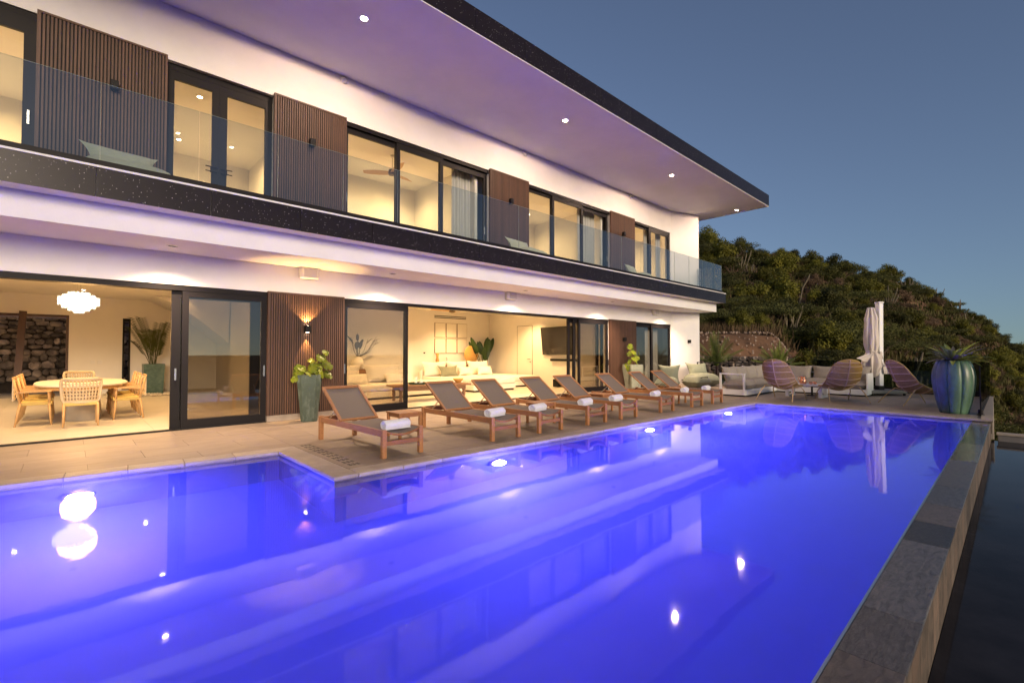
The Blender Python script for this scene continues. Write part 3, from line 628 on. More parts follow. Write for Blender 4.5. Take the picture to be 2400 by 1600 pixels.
# pebble strip
pb = MB(); pr2 = random.Random(3)
for i in range(900):
    x, y = pr2.uniform(0.9, 4.2), pr2.uniform(19.65, 21.75); r_ = pr2.uniform(0.025, 0.06); z = r_ * 0.4
    pb.add([(x + r_, y, z), (x, y + r_, z), (x - r_, y, z), (x, y - r_, z), (x, y, z + r_ * 0.7), (x, y, -0.01)], [(0, 1, 4), (1, 2, 4), (2, 3, 4), (3, 0, 4), (1, 0, 5), (2, 1, 5), (3, 2, 5), (0, 3, 5)])
pbo = pb.build('pebbles', PEBBLE, kind='stuff')
# upper rooms
ROOMS = []
for (a, b_, yb) in ((-6.8, 0.9, 15.2), (1.1, 4.0, 16.2), (4.2, 8.8, 14.35), (9.9, 15.1, 14.6), (16.9, 21.2, 14.3)):
    hb('inner_wall', INWALL, (a, b_, yb, yb + 0.1, 4.152, 7.10), (a - 0.1, a, HY + 0.262, yb, 4.152, 7.10), (b_, b_ + 0.1, HY + 0.262, yb, 4.152, 7.10))
    hb('inner_ceiling', INWALL, (a - 0.1, b_ + 0.1, HY + 0.262, yb, 7.102, 7.16))
    ROOMS.append((a, b_, yb))
# back of the house, so no sky leaks in
hb('rear_wall', WHITE, (4.5, 21.45, 21.6, 21.8, 0, 3.35), (XL, 21.45, 21.85, 22.0, 4.152, 7.96))

# ------------------------------------------------------------------ lamps, speakers and sensors on the house
LENSW = emis('warm_lamp_lens', (1.0, 0.80, 0.55), 20.0)
LENSR = emis('roof_lamp_lens', (1.0, 0.82, 0.58), 60.0)
def downlight(loc, label, group, power, cone, blend, col, r=0.055, lens=LENSW, recess=False, lightsize=0.04, power_name='beam'):
    t = thing('downlight', label, 'ceiling light', loc, 0, group)
    mb = MB(); mb.lathe([(r * 1.45, -0.001), (r * 1.45, -0.008), (r * 1.0, -0.011), (r * 0.98, 0.0)], 20)
    put('trim_ring', mb.mesh('trim_ring', CHROME if recess else WHITEM, smooth=True, angle=30), t)
    if recess: put('lens', MB().lathe([(0.0, -0.0015), (r * 0.96, -0.0015)], 16).mesh('lens', BLACKM), t)
    else: put('lens', MB().lathe([(0.0, -0.004), (r * 0.96, -0.004)], 16).mesh('lens', lens), t)
    light(power_name, 'SPOT', (0, 0, -0.02), power, col, None, size=lightsize, cone=cone, blend=blend).parent = t
    return t
WHERE = ['nearest the viewer over the dining doors', 'over the closed living room leaf', 'over the open living room doors', 'over the far living room doors', 'nearest the far corner of the house']
for i, x in enumerate((1.29, 5.56, 9.98, 14.47, 19.1)):
    downlight((x, 10.03, 3.311), 'small recessed downlight in the lower soffit ' + WHERE[i], 'downlights in the lower soffit', 245, 132, 1.0, WARMO, 0.06, recess=True)
WH2 = ['large glare nearest the viewer', 'second from the viewer', 'third from the viewer', 'out at the far corner of the roof']
for i, (x, y) in enumerate(((4.10, 8.58), (10.07, 8.53), (16.08, 8.53), (22.2, 8.6))):
    downlight((x, y, 7.961), 'bright downlight in the roof soffit, ' + WH2[i], 'bright downlights in the roof soffit', 96, 179, 0.08, (1.0, 0.68, 0.48), 0.065, LENSR, lightsize=0.06)

def sconce(x, y, z, label, rz=0.0, on=False):
    t = thing('wall_lamp', label, 'wall lamp', (x, y, z), rz, 'square black wall lamps')
    mb = MB(); mb.box(-0.055, 0.055, -0.125, -0.012, -0.075, 0.075); put('body', mb.mesh('body', BLACKM, bevel=0.006), t)
    mb = MB(); mb.box(-0.045, 0.045, -0.012, 0.0, -0.06, 0.06); put('wall_plate', mb.mesh('wall_plate', BLACKM), t)
    for s in (1, -1):
        put('lens', MB().lathe([(0, s * 0.0765), (0.035, s * 0.0765)], 12, (0, -0.068, 0)).mesh('lens', LENSW if on else mat('unlit_lens', (0.5, 0.48, 0.45), 0.3)), t)
        if on:
            l = light('beam', 'SPOT', (0, -0.068, s * 0.085), 42 if s > 0 else 46, (1.0, 0.58, 0.20), None, (R(180) if s > 0 else 0, 0, 0), 0.02, cone=100 if s > 0 else 52, blend=0.35); l.parent = t
    return t
sconce(3.81, HY - 0.076, 1.96, 'lit black wall lamp throwing light up and down the brown slats', on=True)
sconce(16.10, HY - 0.076, 1.97, 'unlit black wall lamp on the far lower slat panel beside a potted plant')
sconce(21.07, 10.41, 1.96, 'unlit black wall lamp on the white pier above the bean bags', R(-19.5))
for i, (x, z) in enumerate(((0.51, 6.07), (3.87, 6.10), (9.93, 6.13), (16.10, 6.18))):
    sconce(x, HY - 0.076, z, 'unlit black lamp on the ' + ['first', 'second', 'third', 'last'][i] + ' upper slat panel counted from the viewer')

for i, (x, lab) in enumerate(((3.86, 'white wall speaker under the soffit above the lit wall lamp'), (9.98, 'white wall speaker under the soffit above the open living room'), (18.58, 'white wall speaker under the soffit at the far end of the house'))):
    t = thing('wall_speaker', lab, 'speaker', (x, HY, 3.19), 0, 'white speakers under the soffit')
    mb = MB(); poly = []
    pts = [(-0.20, -0.02), (-0.21, -0.10), (-0.16, -0.17), (0.16, -0.17), (0.21, -0.10), (0.20, -0.02)]
    mb.prism(pts[::-1], -0.115, 0.115); put('cabinet', mb.mesh('cabinet', WHITEP, bevel=0.02, seg=3, smooth=True, angle=40), t)
    put('grille', MB().box(-0.145, 0.145, -0.176, -0.169, -0.095, 0.095).mesh('grille', mat('speaker_grille', (0.60, 0.58, 0.56), 0.7, bump=0.4, bscale=300), bevel=0.003), t)
    put('bracket', MB().box(-0.03, 0.03, -0.02, 0.0, -0.06, 0.06).mesh('bracket', WHITEP), t)
for i, x in enumerate((4.64, 10.64, 16.75)):
    t = thing('eaves_sensor', 'tiny white round sensor under the eaves, ' + ['first', 'second', 'third'][i] + ' from the viewer', 'sensor', (x, HY - 0.03, 7.86), 0, 'round white sensors under the eaves')
    mb = MB(); mb.lathe([(0.0, -0.055), (0.05, -0.05), (0.075, -0.02), (0.08, 0.03)], 18); put('dome', mb.mesh('dome', WHITEP, smooth=True), t, rot=(R(90), 0, 0))

# ------------------------------------------------------------------ sun loungers, towels and side tables
def lounger_proto():
    t = thing('sun_lounger', 'teak lounger', 'sun lounger')
    W, Ln, H = 0.66, 2.08, 0.385; lw = 0.065
    for x in (0, W - lw):
        for y in (0, Ln - lw):
            h = H if y == 0 else H + 0.01
            put('leg', MB().box(x, x + lw, y, y + lw, 0.0, h).mesh('leg', TEAK, bevel=0.005), t)
        put('side_rail', MB().box(x + 0.012, x + lw - 0.012, lw, Ln - lw, H - 0.095, H - 0.005).mesh('side_rail', TEAK, bevel=0.004), t)
    put('foot_stretcher', MB().box(lw, W - lw, 0.02, 0.05, 0.165, 0.225).mesh('foot_stretcher', TEAKX, bevel=0.004), t)
    # curved end bar under the sling
    rows = []
    mb = MB()
    for i in range(9):
        u = i / 8; x = lw + (W - 2 * lw) * u; d = -0.06 * 4 * u * (1 - u)
        rows.append((x, 0.033, H - 0.03 + d))
    mb.tube(rows, 0.016, 6); put('end_bar', mb.mesh('end_bar', TEAKX, smooth=True), t)
    put('head_rail', MB().box(lw, W - lw, Ln - 0.055, Ln - 0.012, H - 0.08, H - 0.005).mesh('head_rail', TEAKX, bevel=0.004), t)
    put('cross_bar', MB().box(lw - 0.01, W - lw + 0.01, 1.26, 1.30, H - 0.085, H - 0.03).mesh('cross_bar', TEAKX, bevel=0.004), t)
    # seat sling, sagging between the rails
    rows = []
    for j in range(15):
        v = j / 14; y = 0.03 + (1.27 - 0.03) * v
        rows.append([(0.055 + (W - 0.11) * i / 8, y, H - 0.012 - (0.045 * (1 - v) ** 3 + 0.006) * 4 * (i / 8) * (1 - i / 8)) for i in range(9)])
    mb = MB().grid(rows); mb2 = MB().grid([[(x, y, z - 0.005) for x, y, z in r] for r in rows][::-1]); mb.add(mb2.v, mb2.f)
    put('seat_sling', mb.mesh('seat_sling', SLING, smooth=True), t)
    # raised back
    y0, z0, y1, z1 = 1.29, H - 0.005, 1.96, H + 0.485
    f = MB(); iw = 0.045
    for x in (0.022, W - 0.022): f.bar((x, y0, z0), (x, y1, z1), iw, 0.032, (0, -1, 1))
    f.bar((0.045, y1 - 0.015, z1 - 0.012), (W - 0.045, y1 - 0.015, z1 - 0.012), 0.032, 0.05, (0, 1, 1.4))
    f.bar((0.045, y0 + 0.02, z0 + 0.012), (W - 0.045, y0 + 0.02, z0 + 0.012), 0.03, 0.035, (0, 1, 1.4))
    bf = put('backrest_frame', f.mesh('backrest_frame', TEAK, bevel=0.004), t)
    rows = []
    for j in range(9):
        v = j / 8
        rows.append([(0.045 + (W - 0.09) * i / 6, lerp(y0 + 0.03, y1 - 0.04, v) + 0.018 * 4 * (i / 6) * (1 - i / 6), lerp(z0 + 0.03, z1 - 0.03, v)) for i in range(7)])
    mb = MB().grid(rows); mb2 = MB().grid([[(x, y + 0.005, z - 0.003) for x, y, z in r] for r in rows][::-1]); mb.add(mb2.v, mb2.f)
    put('back_sling', mb.mesh('back_sling', SLING, smooth=True), bf)
    for x in (0.07, W - 0.07):
        mb = MB(); mb.tube([(x, 1.56, H + 0.19), (x, 1.86, H - 0.06)], 0.011, 8); put('support_strut', mb.mesh('support_strut', STEEL, smooth=True), t)
    freeze(t); return t
LOUNG = lounger_proto()
LX = [3.135, 5.04, 6.15, 7.555, 8.72, 10.40, 12.01, 13.26]
LR = [2.0, 0.5, 0.0, 0.0, 0.5, 0, 0.5, 0.0]
LLAB = ['teak lounger nearest the viewer at the pool corner, in front of the slat panel', 'teak lounger right of the first side table, second from the viewer', 'teak lounger in front of the living room sofa, third from the viewer', 'teak lounger right of the second side table, fourth from the viewer',
        'teak lounger in front of the television end of the living room, fifth from the viewer', 'teak lounger before the stacked door leaves, sixth from the viewer', 'teak lounger in front of the far potted plant, second from the far end', 'teak lounger farthest from the viewer, next to the white outdoor sofa']
def towel_mesh():
    mb = MB(); n = 40; Lh = 0.215; r0 = 0.073
    # a tight roll: the end faces show the spiral
    def prof(th): return r0 * (1 + 0.05 * math.sin(2 * th + 0.6) + 0.03 * math.sin(5 * th))
    rows = []
    for k, (rr, zz) in enumerate([(0.02, -0.98), (0.16, -0.955), (0.28, -0.985), (0.42, -0.95), (0.55, -0.99), (0.70, -0.95), (0.82, -1.0), (0.94, -0.985), (1.0, -0.93), (1.02, -0.6), (1.0, -0.2), (1.015, 0.25), (0.995, 0.6), (1.0, 0.93), (0.94, 0.985), (0.82, 1.0), (0.70, 0.95), (0.55, 0.99), (0.42, 0.95), (0.28, 0.985), (0.16, 0.955), (0.02, 0.98)]):
        row = []
        for i in range(n + 1):
            th = 2 * math.pi * i / n; sp = rr
            if abs(zz) > 0.9 and rr < 0.95: zz2 = zz + 0.03 * math.copysign(1, zz) * math.sin(th + rr * 9)
            else: zz2 = zz
            q = prof(th) * sp * (1 + 0.012 * math.sin(9 * zz + th * 3)); zz3 = zz2
            row.append((Lh * zz3, q * math.cos(th), q * math.sin(th) * 0.97 + r0))
        rows.append(row)
    mb.grid(rows)
    # the loose outer fold
    mb.grid([[(x, -0.02 - 0.055 * v, 0.006 + 0.012 * v * (1 - v) * 4) for x in [-Lh * .97 + 2 * Lh * .97 * i / 8 for i in range(9)]] for v in [j / 4 for j in range(5)]])
    return mb.mesh('rolled_towel', TOWEL, smooth=True)
TWM = towel_mesh()
used = False
for i, (x, r_) in enumerate(zip(LX, LR)):
    if i == 0:
        o = LOUNG; o.location = (x, 5.905, 0); o.rotation_euler = (0, 0, R(r_)); o['label'] = LLAB[i]; o['group'] = 'teak sun loungers in a row along the pool'
    else: o = dup(LOUNG, (x, 5.84, 0), R(r_), LLAB[i], 'teak sun loungers in a row along the pool')
    tw = put('rolled_towel', TWM, None, (x + 0.335 + rnd.uniform(-0.015, 0.015), 6.17 + rnd.uniform(-0.03, 0.05), 0.352), (0, 0, R([3, 10, 12, 9, 8, 12, 16, 10][i])))
    tw.scale = (rnd.uniform(.93, 1.06), rnd.uniform(.93, 1.08), rnd.uniform(.92, 1.04))
    tag(tw, 'rolled white towel on the foot end of the ' + ['lounger nearest the viewer', 'second lounger from the viewer', 'third lounger from the viewer', 'fourth lounger from the viewer', 'fifth lounger from the viewer', 'sixth lounger from the viewer', 'lounger second from the far end', 'lounger farthest from the viewer'][i], 'towel', 'rolled towels on the loungers')
def side_table_proto():
    t = thing('side_table', 'teak side table', 'side table'); s = 0.46; h = 0.43
    for j in range(5): put('top_slat', MB().box(-s / 2 + j * s / 5 + 0.003, -s / 2 + (j + 1) * s / 5 - 0.003, -s / 2, s / 2, h - 0.022, h).mesh('top_slat', TEAK, bevel=0.003, seg=1), t)
    a = s / 2 - 0.035
    f = MB().box(-a, a, -a - 0.01, -a + 0.012, h - 0.08, h - 0.024); f.box(-a, a, a - 0.012, a + 0.01, h - 0.08, h - 0.024); f.box(-a - 0.01, -a + 0.012, -a + 0.013, a - 0.013, h - 0.08, h - 0.024); f.box(a - 0.012, a + 0.01, -a + 0.013, a - 0.013, h - 0.08, h - 0.024)
    put('apron', f.mesh('apron', TEAKX), t)
    for x in (-a, a):
        for y in (-a, a): put('leg', MB().box(x - 0.022, x + 0.022, y - 0.022, y + 0.022, 0, h - 0.024).mesh('leg', TEAK, bevel=0.004), t)
    freeze(t); return t
ST = side_table_proto()
for i, (x, y) in enumerate(((4.27, 7.28), (7.13, 6.72), (9.72, 7.1), (12.86, 6.75))):
    lab = 'small square teak table between the ' + ['first and second', 'third and fourth', 'fifth and sixth', 'last two'][i] + ' loungers'
    if i == 0: ST.location = (x, y, 0); ST['label'] = lab; ST['group'] = 'teak side tables between the loungers'
    else: dup(ST, (x, y, 0), 0, lab, 'teak side tables between the loungers')

# ------------------------------------------------------------------ potted plants by the facade
def leaf_blade(mb, base, d, ln, wd, droop=0.3, fold=0.15, n=6, tip=1.0):
    # a long leaf that arches over; d is its starting direction
    d = Vector(d).normalized(); p = Vector(base); side = d.cross(Vector((0, 0, 1))); side = side.normalized() if side.length > 1e-4 else Vector((1, 0, 0))
    rows = []
    for i in range(n + 1):
        t = i / n; wv = wd * (math.sin(math.pi * min(1, 0.12 + 0.88 * t)) ** 0.8 if tip else (1 - t * 0.9)) * 0.5
        up = side.cross(d).normalized()
        rows.append([tuple(p - side * wv + up * fold * wv), tuple(p), tuple(p + side * wv + up * fold * wv)])
        p = p + d * (ln / n); d = (d + Vector((0, 0, -droop / n * (0.4 + 1.4 * t)))).normalized()
    mb.grid(rows)
def big_leaf(c, nrm, up, s, notch, mb, rr):
    # a lobed heart-shaped leaf
    nrm = Vector(nrm).normalized(); up = (Vector(up) - nrm * nrm.dot(Vector(up))).normalized(); sd = up.cross(nrm); c = Vector(c); pts = []
    k = 26
    for i in range(k):
        a = 2 * math.pi * i / k
        r_ = s * (0.62 + 0.38 * math.cos(a)) * (1 - notch * (i % 2) * (0.35 if abs(math.cos(a)) < 0.85 else 0.05)) + s * 0.12
        q = c + up * (r_ * math.cos(a)) + sd * (r_ * math.sin(a) * 1.05)
        q = q - nrm * (0.25 * s * (math.sin(a) ** 2)) + nrm * rr.uniform(-0.02, 0.02) * s
        pts.append(tuple(q))
    mb.add([tuple(c)] + pts, [(0, 1 + i, 1 + (i + 1) % k) for i in range(k)])
VINE = leafmat('yellow_green_leaf', (0.10, 0.15, 0.012), (0.22, 0.25, 0.02), 5, 0.4, 0.3)
MONST = leafmat('monstera_leaf', (0.10, 0.17, 0.012), (0.30, 0.33, 0.03), 4, 0.4, 0.3)
def tall_pot(loc, label, m_, w0, w1, h, rz, sides):
    t = thing('tall_planter', label, 'planter', loc, rz)
    mb = MB(); prof = [(w0, 0.0), (lerp(w0, w1, 0.5), h * 0.42), (w1 * 1.0, h * 0.82), (w1 * 0.97, h), (w1 * 0.84, h), (w1 * 0.82, h - 0.06)]
    vs = []; n = len(sides)
    for r_, z in prof: vs += [(r_ * sx, r_ * sy, z) for sx, sy in sides]
    fs = [(i * n + j, i * n + (j + 1) % n, (i + 1) * n + (j + 1) % n, (i + 1) * n + j) for i in range(len(prof) - 1) for j in range(n)] + [tuple(reversed(range(n)))]
    mb.add(vs, fs); put('pot_body', mb.mesh('pot_body', m_), t)
    put('soil', MB().lathe([(0, h - 0.05), (w1 * 0.86, h - 0.05)], 12).mesh('soil', SOIL), t)
    return t
ch = 0.62; OCT = [(1, -ch), (1, ch), (ch, 1), (-ch, 1), (-1, ch), (-1, -ch), (-ch, -1), (ch, -1)]
p1 = tall_pot((3.75, 10.28, 0), 'tall faceted green stone planter with a leafy plant beside the lit wall lamp', SAGEPOT, 0.155, 0.228, 0.98, R(-25), OCT)
p2 = tall_pot((16.2, 10.3, 0), 'tall pale square planter holding a monstera by the far slat panel', PALEPOT, 0.20, 0.285, 0.98, R(-20), [(1, -1), (1, 1), (-1, 1), (-1, -1)])
rr = random.Random(5)
for pot, mt_, spec in ((p1, VINE, [(-0.26, 0.0, 1.02, .13), (-0.14, -.05, 1.14, .15), (0.0, -.1, 1.17, .16), (0.05, -.06, 1.02, .15), (-0.05, -.12, 1.03, .15), (0.14, 0.0, 1.22, .15), (0.17, -.03, 1.36, .14), (0.30, 0.0, 1.34, .17), (0.34, -.04, 1.2, .16), (0.22, -.12, 1.07, .17), (0.30, -.05, 1.02, .14), (-0.28, -.1, 1.1, .12), (0.08, .1, 1.3, .13), (0.38, .02, 1.45, .11), (-0.2, .1, 1.05, .13), (0.12, -.15, 1.0, .12), (-.3, -.02, .93, .12), (.36, -.06, .97, .12)]),
                       (p2, MONST, [(-0.4, -.1, 0.88, .2), (-0.30, -.1, 1.1, .18), (-0.1, -.2, 1.2, .2), (0.02, -.15, 1.3, .18), (0.05, 0, 1.52, .2), (-0.1, 0.05, 1.62, .18), (0.42, -.05, 1.32, .24), (0.2, -.1, 1.2, .18), (-0.02, -.2, 1.08, .16), (-0.5, -.05, .98, .18), (-.2, .05, 1.35, .17), (.15, .1, 1.45, .18)])):
    hub = Vector((0, 0, 0.95)); mbS = MB()
    inv = Matrix.Rotation(-pot.rotation_euler.z, 3, 'Z')
    for (dx, dy, dz, s_) in spec:
        # offsets are given across the facade as seen from the pool, so undo the pot's turn
        c = inv @ Vector((dx, dy, dz)); mb = MB()
        nr = inv @ Vector((rr.uniform(-0.9, 0.6) + dx * .8, -1 + rr.uniform(-.2, .5), rr.uniform(-0.2, 0.9)))
        big_leaf((0, 0, 0), nr, inv @ Vector((dx * 0.8 + rr.uniform(-.4, .4), 0, rr.uniform(-.9, .35))), s_ * (0.95 if pot is p1 else 0.9), 0.95 if pot is p1 else 1.25, mb, rr)
        put('leaf', mb.mesh('leaf', mt_, smooth=False), pot, tuple(c))
        mid = hub.lerp(c, 0.55) + Vector((0, 0, 0.05)); mbS.tube([hub + Vector((c.x * .2, c.y * .2, 0)), mid, c], 0.008, 5)
    put('stem', mbS.mesh('stem', leafmat('brown_stem' + pot.name, (0.16, 0.09, 0.04), (0.24, 0.16, 0.07), 5, .7, 0)), pot)

# ------------------------------------------------------------------ bean bags beside the pier
def pillow(w_, d_, h_, m_, name, parent, loc, rot=(0, 0, 0), p=2.6, seed=0, lab=None, pinch=0.25):
    mb = MB(); r_ = random.Random(seed); rows = []; n1, n2 = 13, 11
    def sg(v, e): return math.copysign(abs(v) ** e, v)
    for sgn in (1, -1):
        rows = []
        for j in range(n2):
            row = []
            for i in range(n1):
                u = -1 + 2 * i / (n1 - 1); v = -1 + 2 * j / (n2 - 1)
                e = (max(0, 1 - abs(u) ** p) * max(0, 1 - abs(v) ** p)) ** 0.5
                k = 1 - pinch * 0.35 * (abs(u) ** 2) * (1 - abs(v)) * 0 
                x = u * w_ / 2 * (1 - pinch * 0.18 * (1 - v * v) * abs(u)); y = v * d_ / 2 * (1 - pinch * 0.18 * (1 - u * u) * abs(v))
                z = sgn * e * h_ / 2 * (1 + 0.10 * noise.noise(Vector((u * 1.7 + seed, v * 1.7, sgn))))
                row.append((x, y, z))
            rows.append(row if sgn > 0 else row[::-1])
        mb.grid(rows)
    return put(name, mb.mesh(name, m_, smooth=True), parent, loc, rot, label=lab)
t = thing('bean_bag', 'sage green bean bag seat with high back against the white pier', 'bean bag', (20.1, 9.35, 0), R(-25))
pillow(1.35, 1.0, 0.62, SAGEC, 'seat', t, (0, 0, 0.26), p=3.5, seed=1); pillow(1.15, 0.75, 0.36, SAGEC, 'back', t, (0.15, 0.42, 0.66), (R(68), 0, 0), seed=2, pinch=1.2)
t = thing('bean_bag_stool', 'square sage green bean bag footstool in front of the pier', 'footstool', (18.95, 9.0, 0), R(-15))
pillow(0.95, 0.8, 0.52, SAGEC, 'body', t, (0, 0, 0.24), p=4.0, seed=3)
mb = MB(); mb.tube([(-0.2, -0.34, 0.42), (-0.15, -0.40, 0.45), (0, -0.42, 0.455), (0.15, -0.40, 0.45), (0.2, -0.34, 0.42)], 0.016, 6); put('strap', mb.mesh('strap', BLACKM), t)
t = thing('bean_bag_chair', 'dark sage bean bag chair by the far door, half hidden by the last loungers', 'bean bag', (17.6, 9.6, 0), R(-70))
pillow(0.9, 0.85, 0.5, SAGEC, 'seat', t, (0, 0, 0.22), p=3.5, seed=4); pillow(0.9, 0.8, 0.3, SAGEC, 'back', t, (0, 0.38, 0.58), (R(70), 0, 0), seed=5, pinch=1)
# floor cushions up on the balcony
for x, w_, lab, s_ in ((0.65, 1.15, 'pale sage floor cushion lying on the balcony behind the glass near the viewer', 6), (9.85, 1.2, 'pale sage floor cushion lying on the balcony in the middle of the house', 7), (15.9, 0.8, 'pale sage cushion just showing over the balcony rail at the far end', 8)):
    t = thing('floor_cushion', lab, 'cushion', (x, 9.75, 4.152), R(8), 'floor cushions on the balcony')
    pillow(w_, 0.8, 0.34, mat('pale_sage_canvas', (0.36, 0.39, 0.31), 0.9, var=0.08, scale=5), 'seat', t, (0, 0, 0.16), p=4, seed=s_)
    pillow(w_ * 0.92, 0.62, 0.24, mat('pale_sage_canvas', (0.36, 0.39, 0.31)), 'back', t, (0, 0.34, 0.42), (R(62), 0, 0), seed=s_ + 4, pinch=1.3)

# ------------------------------------------------------------------ far terrace: sofa, table, woven chairs
sf = thing('corner_sofa', 'white framed outdoor corner sofa with taupe cushions at the far end of the terrace', 'sofa', (18, 5.2, 0))
def sb(name, m_, *bx, **k):
    mb = MB()
    for q in bx: mb.box(*q)
    return mb.build(name, m_, sf, True, **k)
sb('base', WHITEM, (16.10, 19.95, 6.02, 6.86, 0.045, 0.225), (19.02, 19.95, 3.30, 6.018, 0.045, 0.225), bevel=0.008)
sb('plinth', BLACKM, (16.2, 19.85, 6.1, 6.78, 0.0, 0.045), (19.1, 19.85, 3.38, 6.0, 0.0, 0.045))
for y in (6.04, 6.80): sb('arm_post', WHITEM, (16.08, 16.14, y, y + 0.06, 0.05, 0.715), bevel=0.004)
sb('arm_rail', WHITEM, (16.08, 16.14, 6.04, 6.86, 0.716, 0.76), bevel=0.004); sb('back_rail', WHITEM, (16.14, 19.95, 6.82, 6.86, 0.716, 0.756), (19.91, 19.95, 3.30, 6.82, 0.716, 0.756), bevel=0.004)
for x in (17.4, 18.7, 19.9): sb('back_post', WHITEM, (x - 0.02, x + 0.02, 6.822, 6.858, 0.23, 0.714))
sb('arm_post', WHITEM, (19.05, 19.95, 3.30, 3.345, 0.23, 0.76), bevel=0.004)
def cush(w_, d_, h_, loc, rot, seed, name='seat_cushion', p=6.0, pinch=0.0):
    lo = Vector(loc) - Vector((18, 5.2, 0)); return pillow(w_, d_, h_, GREYC, name, sf, tuple(lo), rot, p=p, seed=seed, pinch=pinch)
for i in range(3): cush(0.97, 0.78, 0.34, (16.63 + i * 0.96, 6.42, 0.37), (0, 0, 0), 11 + i)
for i in range(3): cush(0.80, 0.92, 0.34, (19.45, 3.82 + i * 0.92, 0.37), (0, 0, 0), 21 + i)
cush(0.9, 0.8, 0.34, (19.45, 6.43, 0.37), (0, 0, 0), 30)
for i in range(4): cush(0.93, 0.60, 0.26, (16.62 + i * 0.88, 6.70, 0.70), (R(72), 0, R(rnd.uniform(-4, 4))), 31 + i, 'back_cushion', 3.2, 0.8)
for i in range(4): cush(0.60, 0.90, 0.26, (19.72, 3.75 + i * 0.86, 0.70), (0, R(-72 + 180), 0), 41 + i, 'back_cushion', 3.2, 0.8)
ct = thing('outdoor_coffee_table', 'low white slab coffee table between the woven chairs and the sofa', 'coffee table', (17.75, 4.7, 0))
mb = MB(); mb.prism([(17.35, 4.15), (18.15, 4.15), (18.15, 5.3), (17.35, 5.3)], 0.365, 0.415); mb.build('table_top', WHITEP, ct, True, bevel=0.012)
for y in (4.25, 5.2):
    mb = MB(); mb.box(17.42, 17.50, y - 0.05, y + 0.05, 0.06, 0.363); mb.box(18.0, 18.08, y - 0.05, y + 0.05, 0.06, 0.363); mb.box(17.42, 18.08, y - 0.05, y + 0.05, 0.0, 0.059); mb.build('leg_frame', WHITEM, ct, True)
dk = thing('table_pedestal', 'thin black parasol foot standing under the white coffee table', 'pedestal', (18.3, 4.7, 0))
mb = MB(); mb.lathe([(0.16, 0), (0.16, 0.025), (0.03, 0.04), (0.03, 0.36)], 16, (18.3, 4.7, 0)); mb.build('stem', BLACKM, dk, True, smooth=True, angle=40)
jg = thing('copper_jug', 'copper jug with a handle on the outdoor coffee table', 'jug', (17.62, 4.78, 0.416))
put('jug_body', MB().lathe([(0.0, 0), (0.085, 0.0), (0.105, 0.05), (0.10, 0.12), (0.07, 0.18), (0.062, 0.22), (0.085, 0.255), (0.078, 0.25), (0.055, 0.21)], 20).mesh('jug_body', COPPER, smooth=True), jg)
put('handle', MB().tube([(-0.05, 0.05, 0.23), (-0.09, 0.09, 0.22), (-0.11, 0.11, 0.15), (-0.075, 0.075, 0.08)], 0.01, 6).mesh('handle', COPPER, smooth=True), jg)
for k, (x, y) in enumerate(((17.6, 4.55), (17.72, 4.46))):
    t = thing('copper_mug', ['copper mug right beside the copper jug', 'second copper mug, the one farther from the jug'][k], 'mug', (x, y, 0.416), 0, 'copper mugs on the outdoor table')
    put('mug_body', MB().lathe([(0, 0), (0.04, 0), (0.055, 0.04), (0.05, 0.085), (0.045, 0.08)], 16).mesh('mug_body', COPPER, smooth=True), t)
    put('handle', MB().tube([(0.05, 0, 0.07), (0.08, 0, 0.06), (0.075, 0, 0.03), (0.05, 0, 0.025)], 0.006, 5).mesh('handle', COPPER, smooth=True), t)

